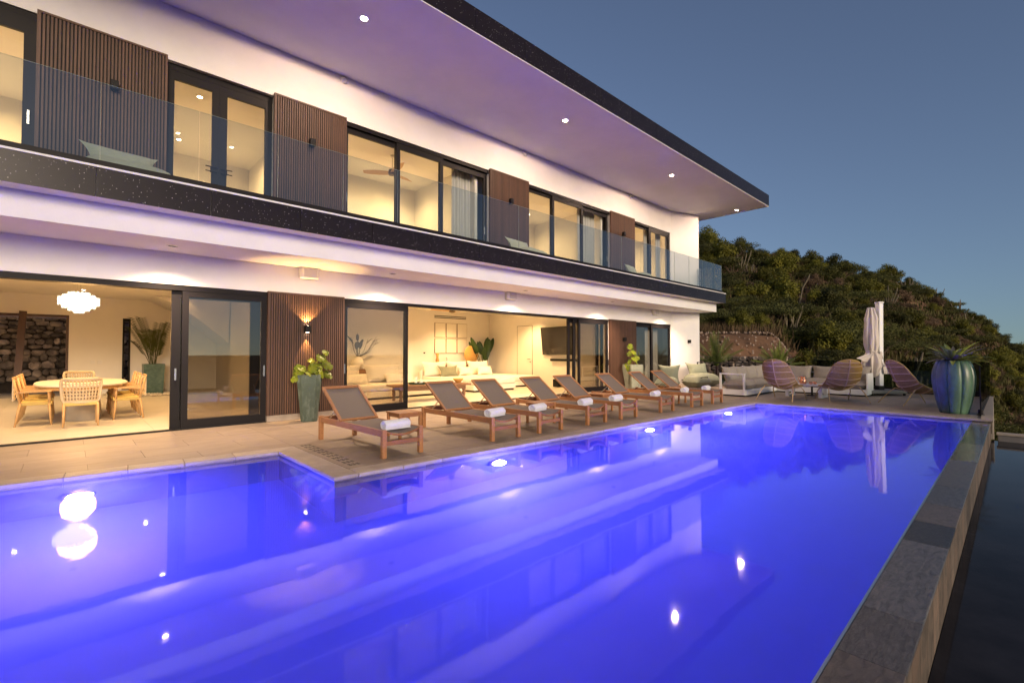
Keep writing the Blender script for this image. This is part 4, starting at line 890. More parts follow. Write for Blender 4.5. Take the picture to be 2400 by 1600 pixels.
def egg_proto():
    # seat faces local +X; a deep woven bucket on splayed tube legs
    t = thing('woven_chair', 'woven chair', 'lounge chair')
    def prof(v):       # centre line from the front lip over the seat and up the back
        pts = [(0.80, 0.40), (0.62, 0.385), (0.40, 0.345), (0.15, 0.32), (-0.08, 0.345), (-0.26, 0.44), (-0.39, 0.60), (-0.49, 0.80), (-0.565, 1.0), (-0.60, 1.15), (-0.61, 1.24)]
        k = v * (len(pts) - 1); i = min(int(k), len(pts) - 2); f = k - i
        return lerp(pts[i][0], pts[i + 1][0], f), lerp(pts[i][1], pts[i + 1][1], f)
    def half(v): return tab([(0, 0.30), (0.12, 0.36), (0.35, 0.41), (0.5, 0.435), (0.65, 0.43), (0.8, 0.385), (0.9, 0.295), (0.96, 0.19), (1.0, 0.05)], v)
    def wrap(v): return tab([(0, 0.02), (0.2, 0.07), (0.45, 0.26), (0.65, 0.24), (0.85, 0.12), (1, 0.0)], v)
    def pt(u, v):
        x, z = prof(v); h = half(v); wv = wrap(v) * u * u
        # the sides sweep forward and up
        tx, tz = (0.35, 0.9) if v < 0.4 else (lerp(0.35, 0.95, min(1, (v - 0.4) / 0.25)), lerp(0.9, 0.12, min(1, (v - 0.4) / 0.25)))
        return (x + tx * wv, u * h, z + tz * wv)
    mb = MB(); nc = 40
    for i in range(nc + 1):
        u = -1 + 2 * i / nc
        pts = [pt(u, v / 22) for v in range(23)]
        mb.tube(pts, 0.0075, 3, cap=False)
    for v in [j / 34 for j in range(1, 34)]:
        pass
    put('woven_cord', mb.mesh('woven_cord', ROPE, smooth=True), t, kind='stuff')
    # thin woven skin between the cords
    rows = [[pt(-0.99 + 1.98 * i / 20, v / 26) for i in range(21)] for v in range(27)]
    sk = MB().grid(rows); put('woven_shell', sk.mesh('woven_shell', WEAVE, smooth=True), t)
    for v in (0.30, 0.42, 0.53, 0.63, 0.73, 0.83, 0.91):
        q = [pt(-1 + 2 * i / 12, v) for i in range(13)]; q = [(x - 0.022, y, z - 0.008) for x, y, z in q]
        put('rib', MB().tube(q, 0.0135, 6).mesh('rib', ROPEF, smooth=True), t)
    q = [pt(0.0, v / 20) for v in range(3, 21)]; q = [(x - 0.016, y, z - 0.012) for x, y, z in q]
    put('spine', MB().tube(q, 0.015, 6).mesh('spine', ROPEF, smooth=True), t)
    rim = [pt(-1, v / 24) for v in range(25)] + [pt(1, v / 24) for v in range(24, -1, -1)]
    put('rim', MB().tube(rim, 0.02, 8, closed=True).mesh('rim', ROPE, smooth=True), t)
    for sx, sy in ((1, 1), (1, -1), (-1, 1), (-1, -1)):
        fx = 0.62 if sx > 0 else -0.60; fy = 0.46 if sx > 0 else 0.52
        px = 0.38 if sx > 0 else -0.22; ptop = 0.37 if sx > 0 else 0.42
        put('leg', MB().tube([(px * 0.6, sy * 0.24, ptop - 0.02), (px, sy * 0.40, ptop + 0.01), (lerp(px, fx, .35), sy * 0.45, ptop * 0.72), (fx, sy * fy, 0.0)], [0.012, 0.015, 0.015, 0.011], 8).mesh('leg', ROPEF, smooth=True), t)
    freeze(t); return t
def weave_mat():
    m = mat('woven_rope_skin', (0.27, 0.17, 0.042), 0.85, var=0.15, scale=30)
    n = m.node_tree; L = n.links.new; b = n.nodes['Principled BSDF']
    t = n.nodes.new('ShaderNodeTexCoord'); wv = n.nodes.new('ShaderNodeTexWave'); wv.bands_direction = 'Z'; wv.inputs['Scale'].default_value = 26; L(t.outputs['Object'], wv.inputs['Vector'])
    mr = n.nodes.new('ShaderNodeMapRange'); mr.inputs[1].default_value = 0.15; mr.inputs[2].default_value = 0.3; mr.inputs[3].default_value = 0.6; L(wv.outputs[0], mr.inputs[0]); L(mr.outputs[0], b.inputs['Alpha']); return m
WEAVE = weave_mat()
EG = egg_proto()
for i, (x, y, a, lab) in enumerate(((16.05, 4.93, -5, 'mauve woven lounge chair left of the coffee table, its back to the pool'), (16.85, 3.58, 34, 'mauve woven lounge chair in the middle, between coffee table and closed parasol'), (17.2, 1.95, -50, 'mauve woven lounge chair turned sideways beside the big glazed pot'))):
    if i == 0: EG.location = (x, y, 0); EG.rotation_euler = (0, 0, R(a)); EG['label'] = lab; EG['group'] = 'woven lounge chairs on the far terrace'
    else: dup(EG, (x, y, 0), R(a), lab, 'woven lounge chairs on the far terrace')

# closed cantilever parasol
UX, UY = 20.35, 3.2
um = thing('parasol', 'closed blush cantilever parasol tied to its thick white mast', 'parasol', (UX, UY, 0), R(46.785 - 90))
put('base_plate', MB().box(-0.62, 0.62, -0.42, 0.42, 0.07, 0.17).mesh('base_plate', CONC, bevel=0.02), um)
for sx in (-0.55, 0.55):
    for sy in (-0.36, 0.36): put('caster', MB().lathe([(0.0, -0.02), (0.045, -0.02), (0.045, 0.02), (0, 0.02)], 12, (sx, sy, 0.045), axis='x').mesh('caster', BLACKM), um)
put('mast_socket', MB().box(-0.10, 0.10, -0.10, 0.10, 0.17, 0.31).mesh('mast_socket', BLACKM, bevel=0.01), um)
mb = MB(); mb.bar((0, 0, 0.31), (0.035, 0, 3.14), 0.15, 0.20, (0, 1, 0)); put('mast', mb.mesh('mast', WHITEM, bevel=0.02), um)
mb = MB(); mb.bar((0.035, 0, 3.141), (0.036, 0, 3.19), 0.175, 0.225, (0, 1, 0)); put('mast_cap', mb.mesh('mast_cap', WHITEP, bevel=0.01), um)
put('crank', MB().tube([(0.0, -0.11, 1.05), (0.0, -0.2, 1.05), (0.1, -0.2, 1.0), (0.1, -0.28, 1.0)], 0.018, 8).mesh('crank', WHITEP, smooth=True), um)
def fold(a, z): return 1 + (0.20 + 0.10 * math.sin(z * 2.3)) * math.sin(8 * a + 0.8 * math.sin(z * 1.7)) + 0.06 * math.sin(15 * a + z * 3) + 0.05 * math.sin(3 * a + z * 4)
prof = [(0.02, 3.0), (0.085, 2.99), (0.10, 2.9), (0.14, 2.72), (0.175, 2.6), (0.165, 2.5), (0.185, 2.2), (0.20, 1.95), (0.19, 1.7), (0.15, 1.52), (0.135, 1.47), (0.15, 1.42), (0.22, 1.22), (0.24, 1.05), (0.19, 0.85), (0.14, 0.66), (0.06, 0.6)]
put('canopy', MB().lathe(prof, 72, (-0.27, -0.02, 0), mod=fold).mesh('canopy', CANVAS, smooth=True), um)
put('tie', MB().lathe([(0.148, 1.455), (0.155, 1.47), (0.155, 1.495), (0.148, 1.51)], 36, (-0.27, -0.02, 0)).mesh('tie', CANVAS, smooth=True), um)
for k, (pts) in enumerate(([(-0.36, -0.1, 1.46), (-0.30, -0.22, 1.42), (-0.58, -0.18, 1.12), (-0.82, -0.06, 1.26)], [(-0.2, -0.16, 1.44), (-0.1, -0.2, 1.38), (-0.06, -0.24, 1.0), (-0.2, -0.26, 0.82)], [(-0.05, -0.12, 1.5), (0.02, -0.13, 1.45), (-0.0, -0.16, 1.22), (-0.1, -0.17, 1.25)], [(0.05, 0.12, 1.4), (0.1, 0.14, 1.38), (0.32, 0.1, 0.95), (0.2, 0.05, 0.82)], [(0.0, -0.13, 1.06), (0.12, -0.14, 1.02), (0.2, -0.15, 0.72), (0.04, -0.16, 0.72)], [(-0.42, -.05, 1.3), (-0.34, -.12, 1.3), (-.38, -.16, .84), (-.5, -.1, .95)])):
    A, B_, Cc, D = [Vector(p) for p in pts]; rows = []
    for j in range(8):
        v = j / 7; rows.append([tuple((A.lerp(B_, i / 6)).lerp(D.lerp(Cc, i / 6), v) + Vector((0, -0.035 * math.sin(i * 1.9 + v * 3) * v, 0.0))) for i in range(7)])
    mb = MB().grid(rows); mb.add([(x, y + 0.006, z) for r_ in rows for x, y, z in r_], [tuple(reversed(f)) for f in MB().grid(rows).f])
    put('canopy_flap', mb.mesh('canopy_flap', CANVAS, smooth=True), um)

# the big glazed jar and its succulent
jar = thing('glazed_jar', 'huge fluted jar glazed in blue and sea green stripes at the pool corner', 'planter', (15.52, 1.02, 0))
JP = [(0.31, 0.0), (0.335, 0.03), (0.345, 0.08), (0.40, 0.25), (0.455, 0.48), (0.49, 0.72), (0.495, 0.88), (0.475, 1.02), (0.425, 1.16), (0.375, 1.235), (0.345, 1.26), (0.335, 1.25), (0.33, 1.2), (0.33, 1.12)]
NF = 9
def flute(a, z):
    k = abs(math.sin(a * NF / 2)); return 0.92 + 0.09 * (k ** 0.32)
JCOL = [(0.030, 0.065, 0.062), (0.055, 0.115, 0.080), (0.045, 0.095, 0.072), (0.068, 0.135, 0.080), (0.052, 0.115, 0.072), (0.036, 0.08, 0.066)]
for i in range(NF):
    mb = MB(); rows = []; a0 = 2 * math.pi * i / NF
    for r_, z in [(q * 0.80, w_) for q, w_ in JP]: rows.append([(r_ * flute(a, z) * math.cos(a), r_ * flute(a, z) * math.sin(a), z) for a in [a0 + 2 * math.pi / NF * j / 10 for j in range(11)]])
    mb.grid(rows)
    col = JCOL[{4: 3, 5: 3, 6: 2, 7: 1, 3: 0, 2: 0, 1: 5, 0: 4, 8: 2, 9: 3}.get(i, i % 6)]
    put('flute', mb.mesh('flute', mat('jar_glaze_%d' % i, col, 0.42, var=0.45, scale=5, stretch=(1, 1, 0.4), bump=0.10, bscale=14, coat=0.12), smooth=True), jar, rot=(0, 0, R(8)))
put('jar_foot', MB().lathe([(0, 0.012), (0.24, 0.012), (0.24, 0.05)], 24).mesh('jar_foot', mat('jar_foot_clay', (0.06, 0.08, 0.06), 0.6)), jar)
put('soil', MB().lathe([(0, 1.17), (0.26, 1.17)], 20).mesh('soil', SOIL), jar)
AG = leafmat('agave_leaf', (0.17, 0.22, 0.045), (0.36, 0.40, 0.09), 3, 0.45, 0.15); AG2 = leafmat('purple_agave_leaf', (0.15, 0.13, 0.16), (0.24, 0.23, 0.17), 3, 0.45, 0.1)
ag = thing('agave', 'wide rosette of strappy green and violet leaves growing in the big glazed jar', 'plant', (15.52, 1.02, 1.17))
rr = random.Random(12)
for i in range(40):
    a = i * 2.399; el = lerp(1.2, 0.1, (i / 39) ** 0.8); mb = MB(); ln = rr.uniform(0.55, 0.82) * (0.62 if i < 6 else 1)
    leaf_blade(mb, (0.03 * math.cos(a), 0.03 * math.sin(a), 0.06), (math.cos(a) * math.cos(el), math.sin(a) * math.cos(el), math.sin(el)), ln, 0.105, 0.85 if i > 5 else 0.3, 0.35, 9)
    put('leaf', mb.mesh('leaf', AG2 if i % 5 == 0 else AG, smooth=True), ag)

# glass rail round the far end of the terrace
rl = thing('terrace_rail', 'smoked glass rail with black channel and posts round the far terrace', 'railing', (20, 1.5, 0))
RX = 21.85
mb = MB(); mb.bar((RX, 0.62, 0.09), (RX, 6.2, 0.09), 0.10, 0.18); mb.build('base_channel', BLACK, rl, True)
for y0 in (0.65, 1.85, 3.05, 4.25):
    MB().box(RX - 0.006, RX + 0.006, y0 + 0.02, y0 + 1.18, 0.18, 1.14).build('glass_panel', RAILPANE, rl, True)
for x0, x1 in ((15.46, 17.0), (17.05, 18.6), (18.65, 20.2), (20.25, 21.8)):
    MB().box(x0 + 0.01, x1 - 0.01, 0.555, 0.567, 0.09, 1.14).build('glass_panel', RAILPANE, rl, True)
mb = MB(); mb.bar((15.44, 0.562, 0.05), (21.85, 0.60, 0.05), 0.04, 0.075); mb.build('side_channel', BLACK, rl, True)
mb = MB(); mb.bar((15.42, 0.56, 0.13), (15.42, 0.56, 1.15), 0.022, 0.05); mb.build('rail_post', BLACK, rl, True)
mb = MB(); mb.lathe([(0.0, 0.0), (0.07, 0.0), (0.07, 0.02), (0.045, 0.03), (0.045, 0.13), (0.0, 0.135)], 16, (15.42, 0.56, 0)); mb.build('rail_foot', BLACK, rl, True, smooth=True, angle=40)
# thin black garden fence behind the sofa
fe = thing('garden_fence', 'thin black metal fence between the terrace and the small lawn', 'fence', (21, 8, 0))
FP = [(20.9, 9.9), (20.95, 8.9), (21.2, 7.6), (21.4, 6.3)]
for p, q in zip(FP, FP[1:]):
    mb = MB(); mb.bar((*p, 1.0), (*q, 1.0), 0.035, 0.035); mb.build('top_rail', BLACKM, fe, True)
    for j in range(11): u = (j + .5) / 11; a = Vector(p).lerp(Vector(q), u)
for p in FP: MB().box(p[0] - 0.022, p[0] + 0.022, p[1] - 0.022, p[1] + 0.022, -0.05, 1.02).build('fence_post', BLACKM, fe, True)

# ------------------------------------------------------------------ garden: lawn, stone wall, palms
m = MB(); m.prism([(20.3, 10.9), (22.12, 7.4), (22.12, 3.5), (29.5, 6.0), (30.5, 16.5), (21.9, 18.0)], -0.35, -0.03); m.build('lawn', LAWN, kind='structure')
def rubble(parent, frame, W_, H_, seed, smin, smax, depth=0.16, kmax=300, rm=None):
    rm = rm or ROCK
    # irregular stones laid in uneven courses on the plane given by frame(u, v, out)
    r_ = random.Random(seed); v = 0.0; cnt = 0; rest = MB()
    while v < H_ - 0.03:
        h = r_.uniform(smin, smax) * 0.85; u = -r_.uniform(0, smax)
        while u < W_:
            w_ = r_.uniform(smin, smax) * 1.2; hh = h * r_.uniform(0.8, 1.15); cv = v + h / 2 + r_.uniform(-.05, .05); cu = u + w_ / 2
            if 0.03 < cu < W_ - 0.03:
                k = 8; ph = r_.uniform(0, 6); ring = []
                for i in range(k):
                    a = 2 * math.pi * i / k + ph; rad = r_.uniform(0.84, 1.05)
                    sq = 1 / max(abs(math.cos(a)), abs(math.sin(a))) ** 0.55
                    ring.append((cu + math.cos(a) * w_ * 0.53 * rad * min(1.2, sq), cv + math.sin(a) * hh * 0.56 * rad * min(1.2, sq)))
                ring = [(min(max(a, 0), W_), min(max(b, 0), H_ + .06)) for a, b in ring]
                dpt = depth * r_.uniform(0.5, 1.0); tl = [(r_.uniform(-.03, .03)) for _ in range(k)]
                mb = MB(); mb.add([frame(a, b, -0.06) for a, b in ring] + [frame(a, b, dpt * .55) for a, b in ring] + [frame(cu + (a - cu) * .72, cv + (b - cv) * .72, dpt + t_) for (a, b), t_ in zip(ring, tl)],
                       [(i, (i + 1) % k, k + (i + 1) % k, k + i) for i in range(k)] + [(k + i, k + (i + 1) % k, 2 * k + (i + 1) % k, 2 * k + i) for i in range(k)] + [tuple(range(2 * k, 3 * k))])
                c0 = frame(cu, cv, 0)
                if cnt < kmax: put('stone', mb.mesh('stone', rm, shift=c0), parent, tuple(Vector(c0) - wl(parent)))
                else: rest.add(mb.v, mb.f)
                cnt += 1
            u += w_
        v += h
    if rest.v: rest.build('stonework', rm, parent, True, kind='stuff')
WA, WB = Vector((29.6, 14.2)), Vector((29.0, 8.6))
gw = thing('stone_wall', 'low dry stone garden wall below the bare earth bank', 'wall', (29.3, 11, -0.1))
wd = (WB - WA); wlen = wd.length; wd = wd.normalized(); wn = Vector((wd.y, -wd.x))
if wn.dot(Vector((-1, 0))) < 0: wn = -wn
fr_ = lambda u, v, o: (WA.x + wd.x * u + wn.x * o, WA.y + wd.y * u + wn.y * o, -0.4 + v)
mb = MB(); mb.prism([tuple(WA), tuple(WB), tuple(WB - wn * 0.5), tuple(WA - wn * 0.5)], -0.6, 1.14); mb.build('wall_core', MORTAR, gw, True)
rubble(gw, fr_, wlen, 1.56, 4, 0.22, 0.42, 0.14, rm=ROCK_LIT)
sw = thing('retaining_wall', 'tall rubble stone wall seen through the back window of the dining room', 'wall', (-0.5, 25, 0))
mb = MB(); mb.box(-5, 4.5, 25.05, 25.6, -0.5, 2.72); mb.build('wall_core', MORTAR, sw, True)
rubble(sw, lambda u, v, o: (-3.2 + u, 25.05 - o, 0.35 + v), 5.6, 2.35, 9, 0.16, 0.34, 0.14)
MB().box(-9, 9, 21.9, 26, -0.3, -0.02).build('rear_path', CONC, kind='structure')
light('rubble_wall_fill', 'AREA', (-1.2, 22.4, 2.9), 22, WARM, None, (R(-40), 0, 0), 0.4)  # added area light without a fixture, brightens the rubble stones

def palm(name, label, loc, trunk_h, ln, nfr, seed, rz=0):
    r_ = random.Random(seed); t = thing(name, label, 'palm', loc, rz)
    put('trunk', MB().tube([(0, 0, -0.1), (0.03, 0, trunk_h * .5), (0.02, 0.02, trunk_h)], [0.11, 0.085, 0.07], 8).mesh('trunk', POSTW, smooth=True), t)
    for i in range(nfr):
        a = i * 2.399 + r_.uniform(-.3, .3); el = lerp(1.5, 0.62, i / (nfr - 1)); d = Vector((math.cos(a) * math.cos(el), math.sin(a) * math.cos(el), math.sin(el))); p = Vector((0, 0, trunk_h)); mb = MB(); pts = [p]; L_ = ln * r_.uniform(.8, 1.1); n_ = 14
        for k in range(n_):
            p2 = p + d * (L_ / n_); d = (d + Vector((0, 0, -0.055))).normalized(); pts.append(p2)
            if k > 1:
                sd = d.cross(Vector((0, 0, 1))).normalized(); l_ = L_ * 0.30 * math.sin(math.pi * (0.15 + 0.8 * k / n_))
                for s in (1, -1):
                    for f_ in (0, .5):
                        b0 = p.lerp(p2, f_); tip = b0 + (sd * s * 0.8 + d * 0.75 + Vector((0, 0, -0.45))) * l_ * .8
                        wv = d * 0.022; mb.add([b0 - wv, b0 + wv, tip], [(0, 1, 2)])
            p = p2
        mb.tube(pts, [0.022] * 4 + [0.012] * (len(pts) - 4), 4)
        put('frond', mb.mesh('frond', PALML), t)
    return t
PALML = leafmat('palm_leaf', (0.11, 0.15, 0.03), (0.24, 0.28, 0.07), 3, 0.45, 0.25)
palm('garden_palm', 'young coconut palm on the lawn just right of the white pier', (25.6, 11.05, -0.03), 0.75, 2.0, 15, 3)
pp = thing('cream_planter', 'low cream planter box behind the white sofa', 'planter', (24.3, 7.6, 0)); MB().lathe([(0.5, -0.05), (0.55, 0.55), (0.48, 0.55), (0.47, 0.48), (0, 0.48)], 4, (24.3, 7.6, 0)).build('pot_body', CREAMST, pp, True)
palm('feather_palm', 'small feathery palm growing in the cream planter behind the sofa', (24.3, 7.6, 0.45), 0.2, 1.25, 16, 8)

# ------------------------------------------------------------------ hillside vegetation
LG = [leafmat('shrub_leaf_bright', (0.085, 0.090, 0.012), (0.21, 0.19, 0.022), 1.1, 0.6, 0.3), leafmat('shrub_leaf_dark', (0.045, 0.050, 0.011), (0.11, 0.105, 0.018), 1.1, 0.6, 0.25),
      leafmat('thorn_leaf', (0.050, 0.056, 0.014), (0.115, 0.115, 0.028), 1.3, 0.7, 0.2), leafmat('dry_twig', (0.095, 0.060, 0.034), (0.20, 0.13, 0.08), 1.5, 0.8, 0.1)]
TRUNKM = mat('scrub_bark', (0.09, 0.06, 0.04), 0.9, var=0.3, scale=6)
def bush_proto(name, lm, h, wd, nl, ls, kind, seed):
    r_ = random.Random(seed); t = thing(name, 'x', 'x'); mb = MB(); tk = MB(); blobs = []
    nb = 11 if kind != 'flat' else 13
    for i in range(nb):
        a = r_.uniform(0, 6.283); q = r_.random() ** .6
        if kind == 'flat': c = Vector((math.cos(a) * q * wd * .55, math.sin(a) * q * wd * .55, h * (0.45 + 0.42 * r_.random() * (1 - .5 * q)))); rad = Vector((wd * .26, wd * .26, h * .13))
        else: c = Vector((math.cos(a) * q * wd * .36, math.sin(a) * q * wd * .36, h * (0.18 + 0.62 * r_.random() * (1 - .55 * q)))); rad = Vector((wd * .2, wd * .2, h * .19)) * r_.uniform(.8, 1.25)
        blobs.append((c, rad)); tk.tube([(0, 0, -0.6), (c.x * .4, c.y * .4, c.z * .45), tuple(c)], [0.05 * h / 2.5, 0.035 * h / 2.5, 0.012], 4, cap=False)
    for i in range(nl):
        c, rad = r_.choice(blobs); d = Vector((r_.gauss(0, 1), r_.gauss(0, 1), r_.gauss(0, 1))).normalized(); k = r_.uniform(.45, 1.08)
        p = c + Vector((d.x * rad.x, d.y * rad.y, d.z * rad.z)) * k
        nrm = (d + Vector((r_.gauss(0, .5), r_.gauss(0, .5), r_.gauss(0, .5) + .4))).normalized(); u = nrm.orthogonal().normalized(); u = Matrix.Rotation(r_.uniform(0, 6.28), 3, nrm) @ u; v = nrm.cross(u)
        s_ = ls * r_.uniform(.6, 1.4)
        if kind == 'twig': q = p + u * s_ * 3; mb.add([p - v * s_ * .14, p + v * s_ * .14, q], [(0, 1, 2)])
        else: mb.add([p - u * s_, p + v * s_ * .55, p + u * s_, p - v * s_ * .55], [(0, 1, 2, 3)])
    put('foliage', mb.mesh('foliage', lm), t); put('branches', tk.mesh('branches', TRUNKM), t)
    freeze(t); return t
def cactus_proto(seed):
    r_ = random.Random(seed); t = thing('column_cactus', 'x', 'x')
    for i in range(9):
        x, y = r_.gauss(0, .5), r_.gauss(0, .5); h = r_.uniform(1.2, 3.0); lx, ly = x * .25 + r_.gauss(0, .1), y * .25 + r_.gauss(0, .1)
        mb = MB(); mb.tube([(x * .6, y * .6, -0.5), (x * .8, y * .8, h * .4), (x + lx, y + ly, h * .85), (x + lx * 1.3, y + ly * 1.3, h)], [0.075, 0.085, 0.075, 0.035], 6)
        put('column', mb.mesh('column', CACT), t)
    freeze(t); return t
CACT = mat('grey_green_cactus', (0.16, 0.13, 0.085), 0.8, var=0.3, scale=3, rand=0.25)
PROT = {'round': [bush_proto('leafy_shrub', LG[0], 3.4, 3.6, 4600, 0.095, 'round', 1), bush_proto('leafy_shrub', LG[0], 2.6, 3.4, 4000, 0.09, 'round', 2), bush_proto('leafy_shrub', LG[1], 3.2, 3.4, 4200, 0.09, 'round', 3)],
        'flat': [bush_proto('thorn_tree', LG[2], 2.7, 4.6, 5200, 0.065, 'flat', 4), bush_proto('thorn_tree', LG[2], 2.2, 4.0, 4600, 0.065, 'flat', 5), bush_proto('thorn_tree', LG[1], 2.9, 4.2, 4800, 0.068, 'flat', 6)],
        'twig': [bush_proto('dry_bush', LG[3], 2.6, 3.0, 2600, 0.16, 'twig', 7), bush_proto('dry_bush', LG[3], 2.0, 2.6, 2200, 0.14, 'twig', 8)],
        'cact': [cactus_proto(9), cactus_proto(10), cactus_proto(11)]}
LAB = {'round': ('bushy green shrub with rounded crown', 'shrub', 'leafy green shrubs'), 'flat': ('dark olive thorn tree with flat crown', 'thorn tree', 'thorn trees'),
       'twig': ('dry brown leafless bush', 'dry bush', 'dry bushes'), 'cact': ('cluster of grey green column cactus', 'cactus', 'column cactus clusters')}
first = {}
def plant(kind, vi, d, s, sc_):
    x, y = world(d, s); z = ground(x, y); p = PROT[kind][vi]
    px_ = 1200 + s * 1106.3
    if d > 72: wh = 'along the crest of the hill'
    elif px_ > 2130: wh = 'on the steep slope behind the big glazed jar'
    elif d < 47: wh = 'low on the slope behind the ' + ('bare earth bank' if px_ < 1900 else 'closed parasol')
    else: wh = 'halfway up the hill ' + ('beside the house' if px_ < 1800 else 'above the parasol' if px_ > 1980 else 'above the sofa')
    lab_ = LAB[kind][0] + ' ' + wh; grp = LAB[kind][2] + ' ' + wh
    if (kind, vi) not in first: first[(kind, vi)] = 1; o = p; o.location = (x, y, z - .15); o.rotation_euler = (0, 0, rnd.uniform(0, 6.28)); o['label'], o['category'], o['group'] = lab_, LAB[kind][1], grp
    else: o = dup(p, (x, y, z - .15), rnd.uniform(0, 6.28), lab_, grp)
    o.scale = (sc_ * rnd.uniform(.9, 1.15), sc_ * rnd.uniform(.9, 1.15), sc_ * rnd.uniform(.85, 1.15))
sx = lambda px: (px - 1200) / 1106.3
random.seed(4); spots = []
def far_enough(x, y, r_):
    for a, b, q in spots:
        if (a - x) ** 2 + (b - y) ** 2 < (0.5 * (r_ + q)) ** 2: return False
    return True
n_pl = 0; tries = 0
while n_pl < 390 and tries < 9000:
    tries += 1
    px = rnd.uniform(1590, 2440); s = sx(px); d = 27 + 62 * rnd.random() ** 0.8
    if px < 1880 and d < 38.5: continue
    x, y = world(d, s)
    u = rnd.random(); k = 'round' if u < (.52 if d > 55 else .42) else 'flat' if u < .80 else 'twig' if u < .90 else 'cact'
    if px > 2000 and k == 'round' and rnd.random() < .25: k = 'twig'
    sc_ = rnd.uniform(.65, 1.15) * (1.0 if d < 60 else 1.15)
    if px > 2150: sc_ *= .8
    if d > 74 and k in ('flat', 'twig'): sc_ *= .62
    if not far_enough(x, y, 3.0 * sc_): continue
    spots.append((x, y, 3.0 * sc_)); plant(k, rnd.randrange(len(PROT[k])), d, s, sc_); n_pl += 1
# the few that stand out in the photograph
for k, vi, px, d, sc_ in (('round', 0, 1835, 52, 1.55), ('round', 1, 1855, 49, 1.3), ('round', 2, 1840, 46, 1.2), ('round', 0, 1662, 84, 1.7), ('round', 2, 1645, 80, 1.4), ('round', 0, 1695, 70, 1.5), ('flat', 0, 1800, 41.5, 1.0), ('flat', 1, 1700, 41, 0.9), ('flat', 2, 1880, 40, 1.0), ('flat', 0, 1960, 38, 1.0), ('cact', 0, 1850, 45, 1.1), ('cact', 1, 1875, 45.5, 1.1), ('cact', 2, 2080, 60, 1.1), ('round', 0, 2345, 21.5, .42), ('round', 2, 2380, 22, .45), ('round', 1, 2390, 26, .6), ('flat', 1, 2330, 30, .7), ('round', 2, 2300, 31, .8), ('flat', 2, 2200, 30, .8), ('flat', 0, 2090, 30, .8), ('flat', 1, 2010, 31, .8), ('round', 2, 2150, 36, 1.0)): plant(k, vi, d, sx(px), sc_)
# undergrowth and dry grass that nobody could count
gr = MB(); gr2 = MB()
for i in range(9000):
    px = rnd.uniform(1560, 2480); d = 25 + 66 * rnd.random(); s = sx(px); x, y = world(d, s); z = ground(x, y)
    if px < 1890 and 30.3 < d < 35.2: continue
    dry = (px < 1900 and 34.5 < d < 39) or rnd.random() < .25
    for k in range(7 if dry else 6):
        a = rnd.uniform(0, 6.28); h = rnd.uniform(.35, .95) * (1 if dry else .8); w_ = .05 if dry else .14; ox, oy = rnd.gauss(0, .3), rnd.gauss(0, .3); dx, dy = math.cos(a), math.sin(a); ln = rnd.uniform(-.35, .35)
        (gr if dry else gr2).add([(x + ox - dx * w_, y + oy - dy * w_, z - .1), (x + ox + dx * w_, y + oy + dy * w_, z - .1), (x + ox + ln * dy, y + oy + ln * dx, z + h)], [(0, 1, 2)])
gr.build('dry_grass', leafmat('dry_grass_blade', (0.10, 0.065, 0.032), (0.21, 0.14, 0.075), 0.8, 0.9, 0.2), kind='stuff'); gr2.build('undergrowth', leafmat('undergrowth_leaf', (0.045, 0.046, 0.013), (0.105, 0.095, 0.028), 0.7, 0.8, 0.2), kind='stuff')
rk = MB()
for i in range(500):
    px = rnd.uniform(1620, 1900); d = rnd.uniform(30.5, 36.5); x, y = world(d, sx(px)); z = ground(x, y); r_ = rnd.uniform(.03, .11)
    rk.add([(x + r_, y, z), (x, y + r_, z), (x - r_, y, z), (x, y - r_, z), (x + r_ * .2, y, z + r_), (x, y, z - r_)], [(0, 1, 4), (1, 2, 4), (2, 3, 4), (3, 0, 4), (1, 0, 5), (2, 1, 5), (3, 2, 5), (0, 3, 5)])
rk.build('loose_rubble', mat('pale_rubble', (0.34, 0.25, 0.19), 0.9, var=.3), kind='stuff')

# ------------------------------------------------------------------ dining room
TX, TY = 0.25, 14.9
dt = thing('dining_table', 'long oval dining table with a pale stone top on a round drum foot', 'dining table', (TX, TY, 0))
mb = MB(); pl = [(0.80 * math.copysign(abs(math.cos(a)) ** .75, math.cos(a)), 1.62 * math.copysign(abs(math.sin(a)) ** .75, math.sin(a))) for a in [2 * math.pi * i / 48 for i in range(48)]]
mb.prism(pl, 0.735, 0.775); put('table_top', mb.mesh('table_top', STONETOP, bevel=0.01), dt)
mb = MB(); mb.prism([(x * .9, y * .93) for x, y in pl], 0.66, 0.733); put('apron', mb.mesh('apron', OAK), dt)
for y in (-1.05,): put('pedestal', MB().lathe([(0, 0.0), (0.30, 0.0), (0.31, 0.02), (0.27, 0.60), (0.26, 0.66)], 28, (0.0, y, 0)).mesh('pedestal', mat('grey_beige_drum', (0.34, 0.29, 0.23), 0.7, var=.08), smooth=True, angle=40), dt)
put('pedestal', MB().lathe([(0, 0.0), (0.30, 0.0), (0.31, 0.02), (0.27, 0.60), (0.26, 0.66)], 28, (0.0, 0.9, 0)).mesh('pedestal', mat('grey_beige_drum', (0.34, 0.29, 0.23), 0.7), smooth=True, angle=40), dt)
bw = thing('woven_tray', 'shallow woven tray in the middle of the dining table', 'tray', (TX, TY - 0.1, 0.776)); put('tray_body', MB().lathe([(0, 0), (0.27, 0), (0.31, 0.06), (0.29, 0.06), (0.26, 0.015), (0, 0.015)], 28).mesh('tray_body', RATTAN, smooth=True), bw)
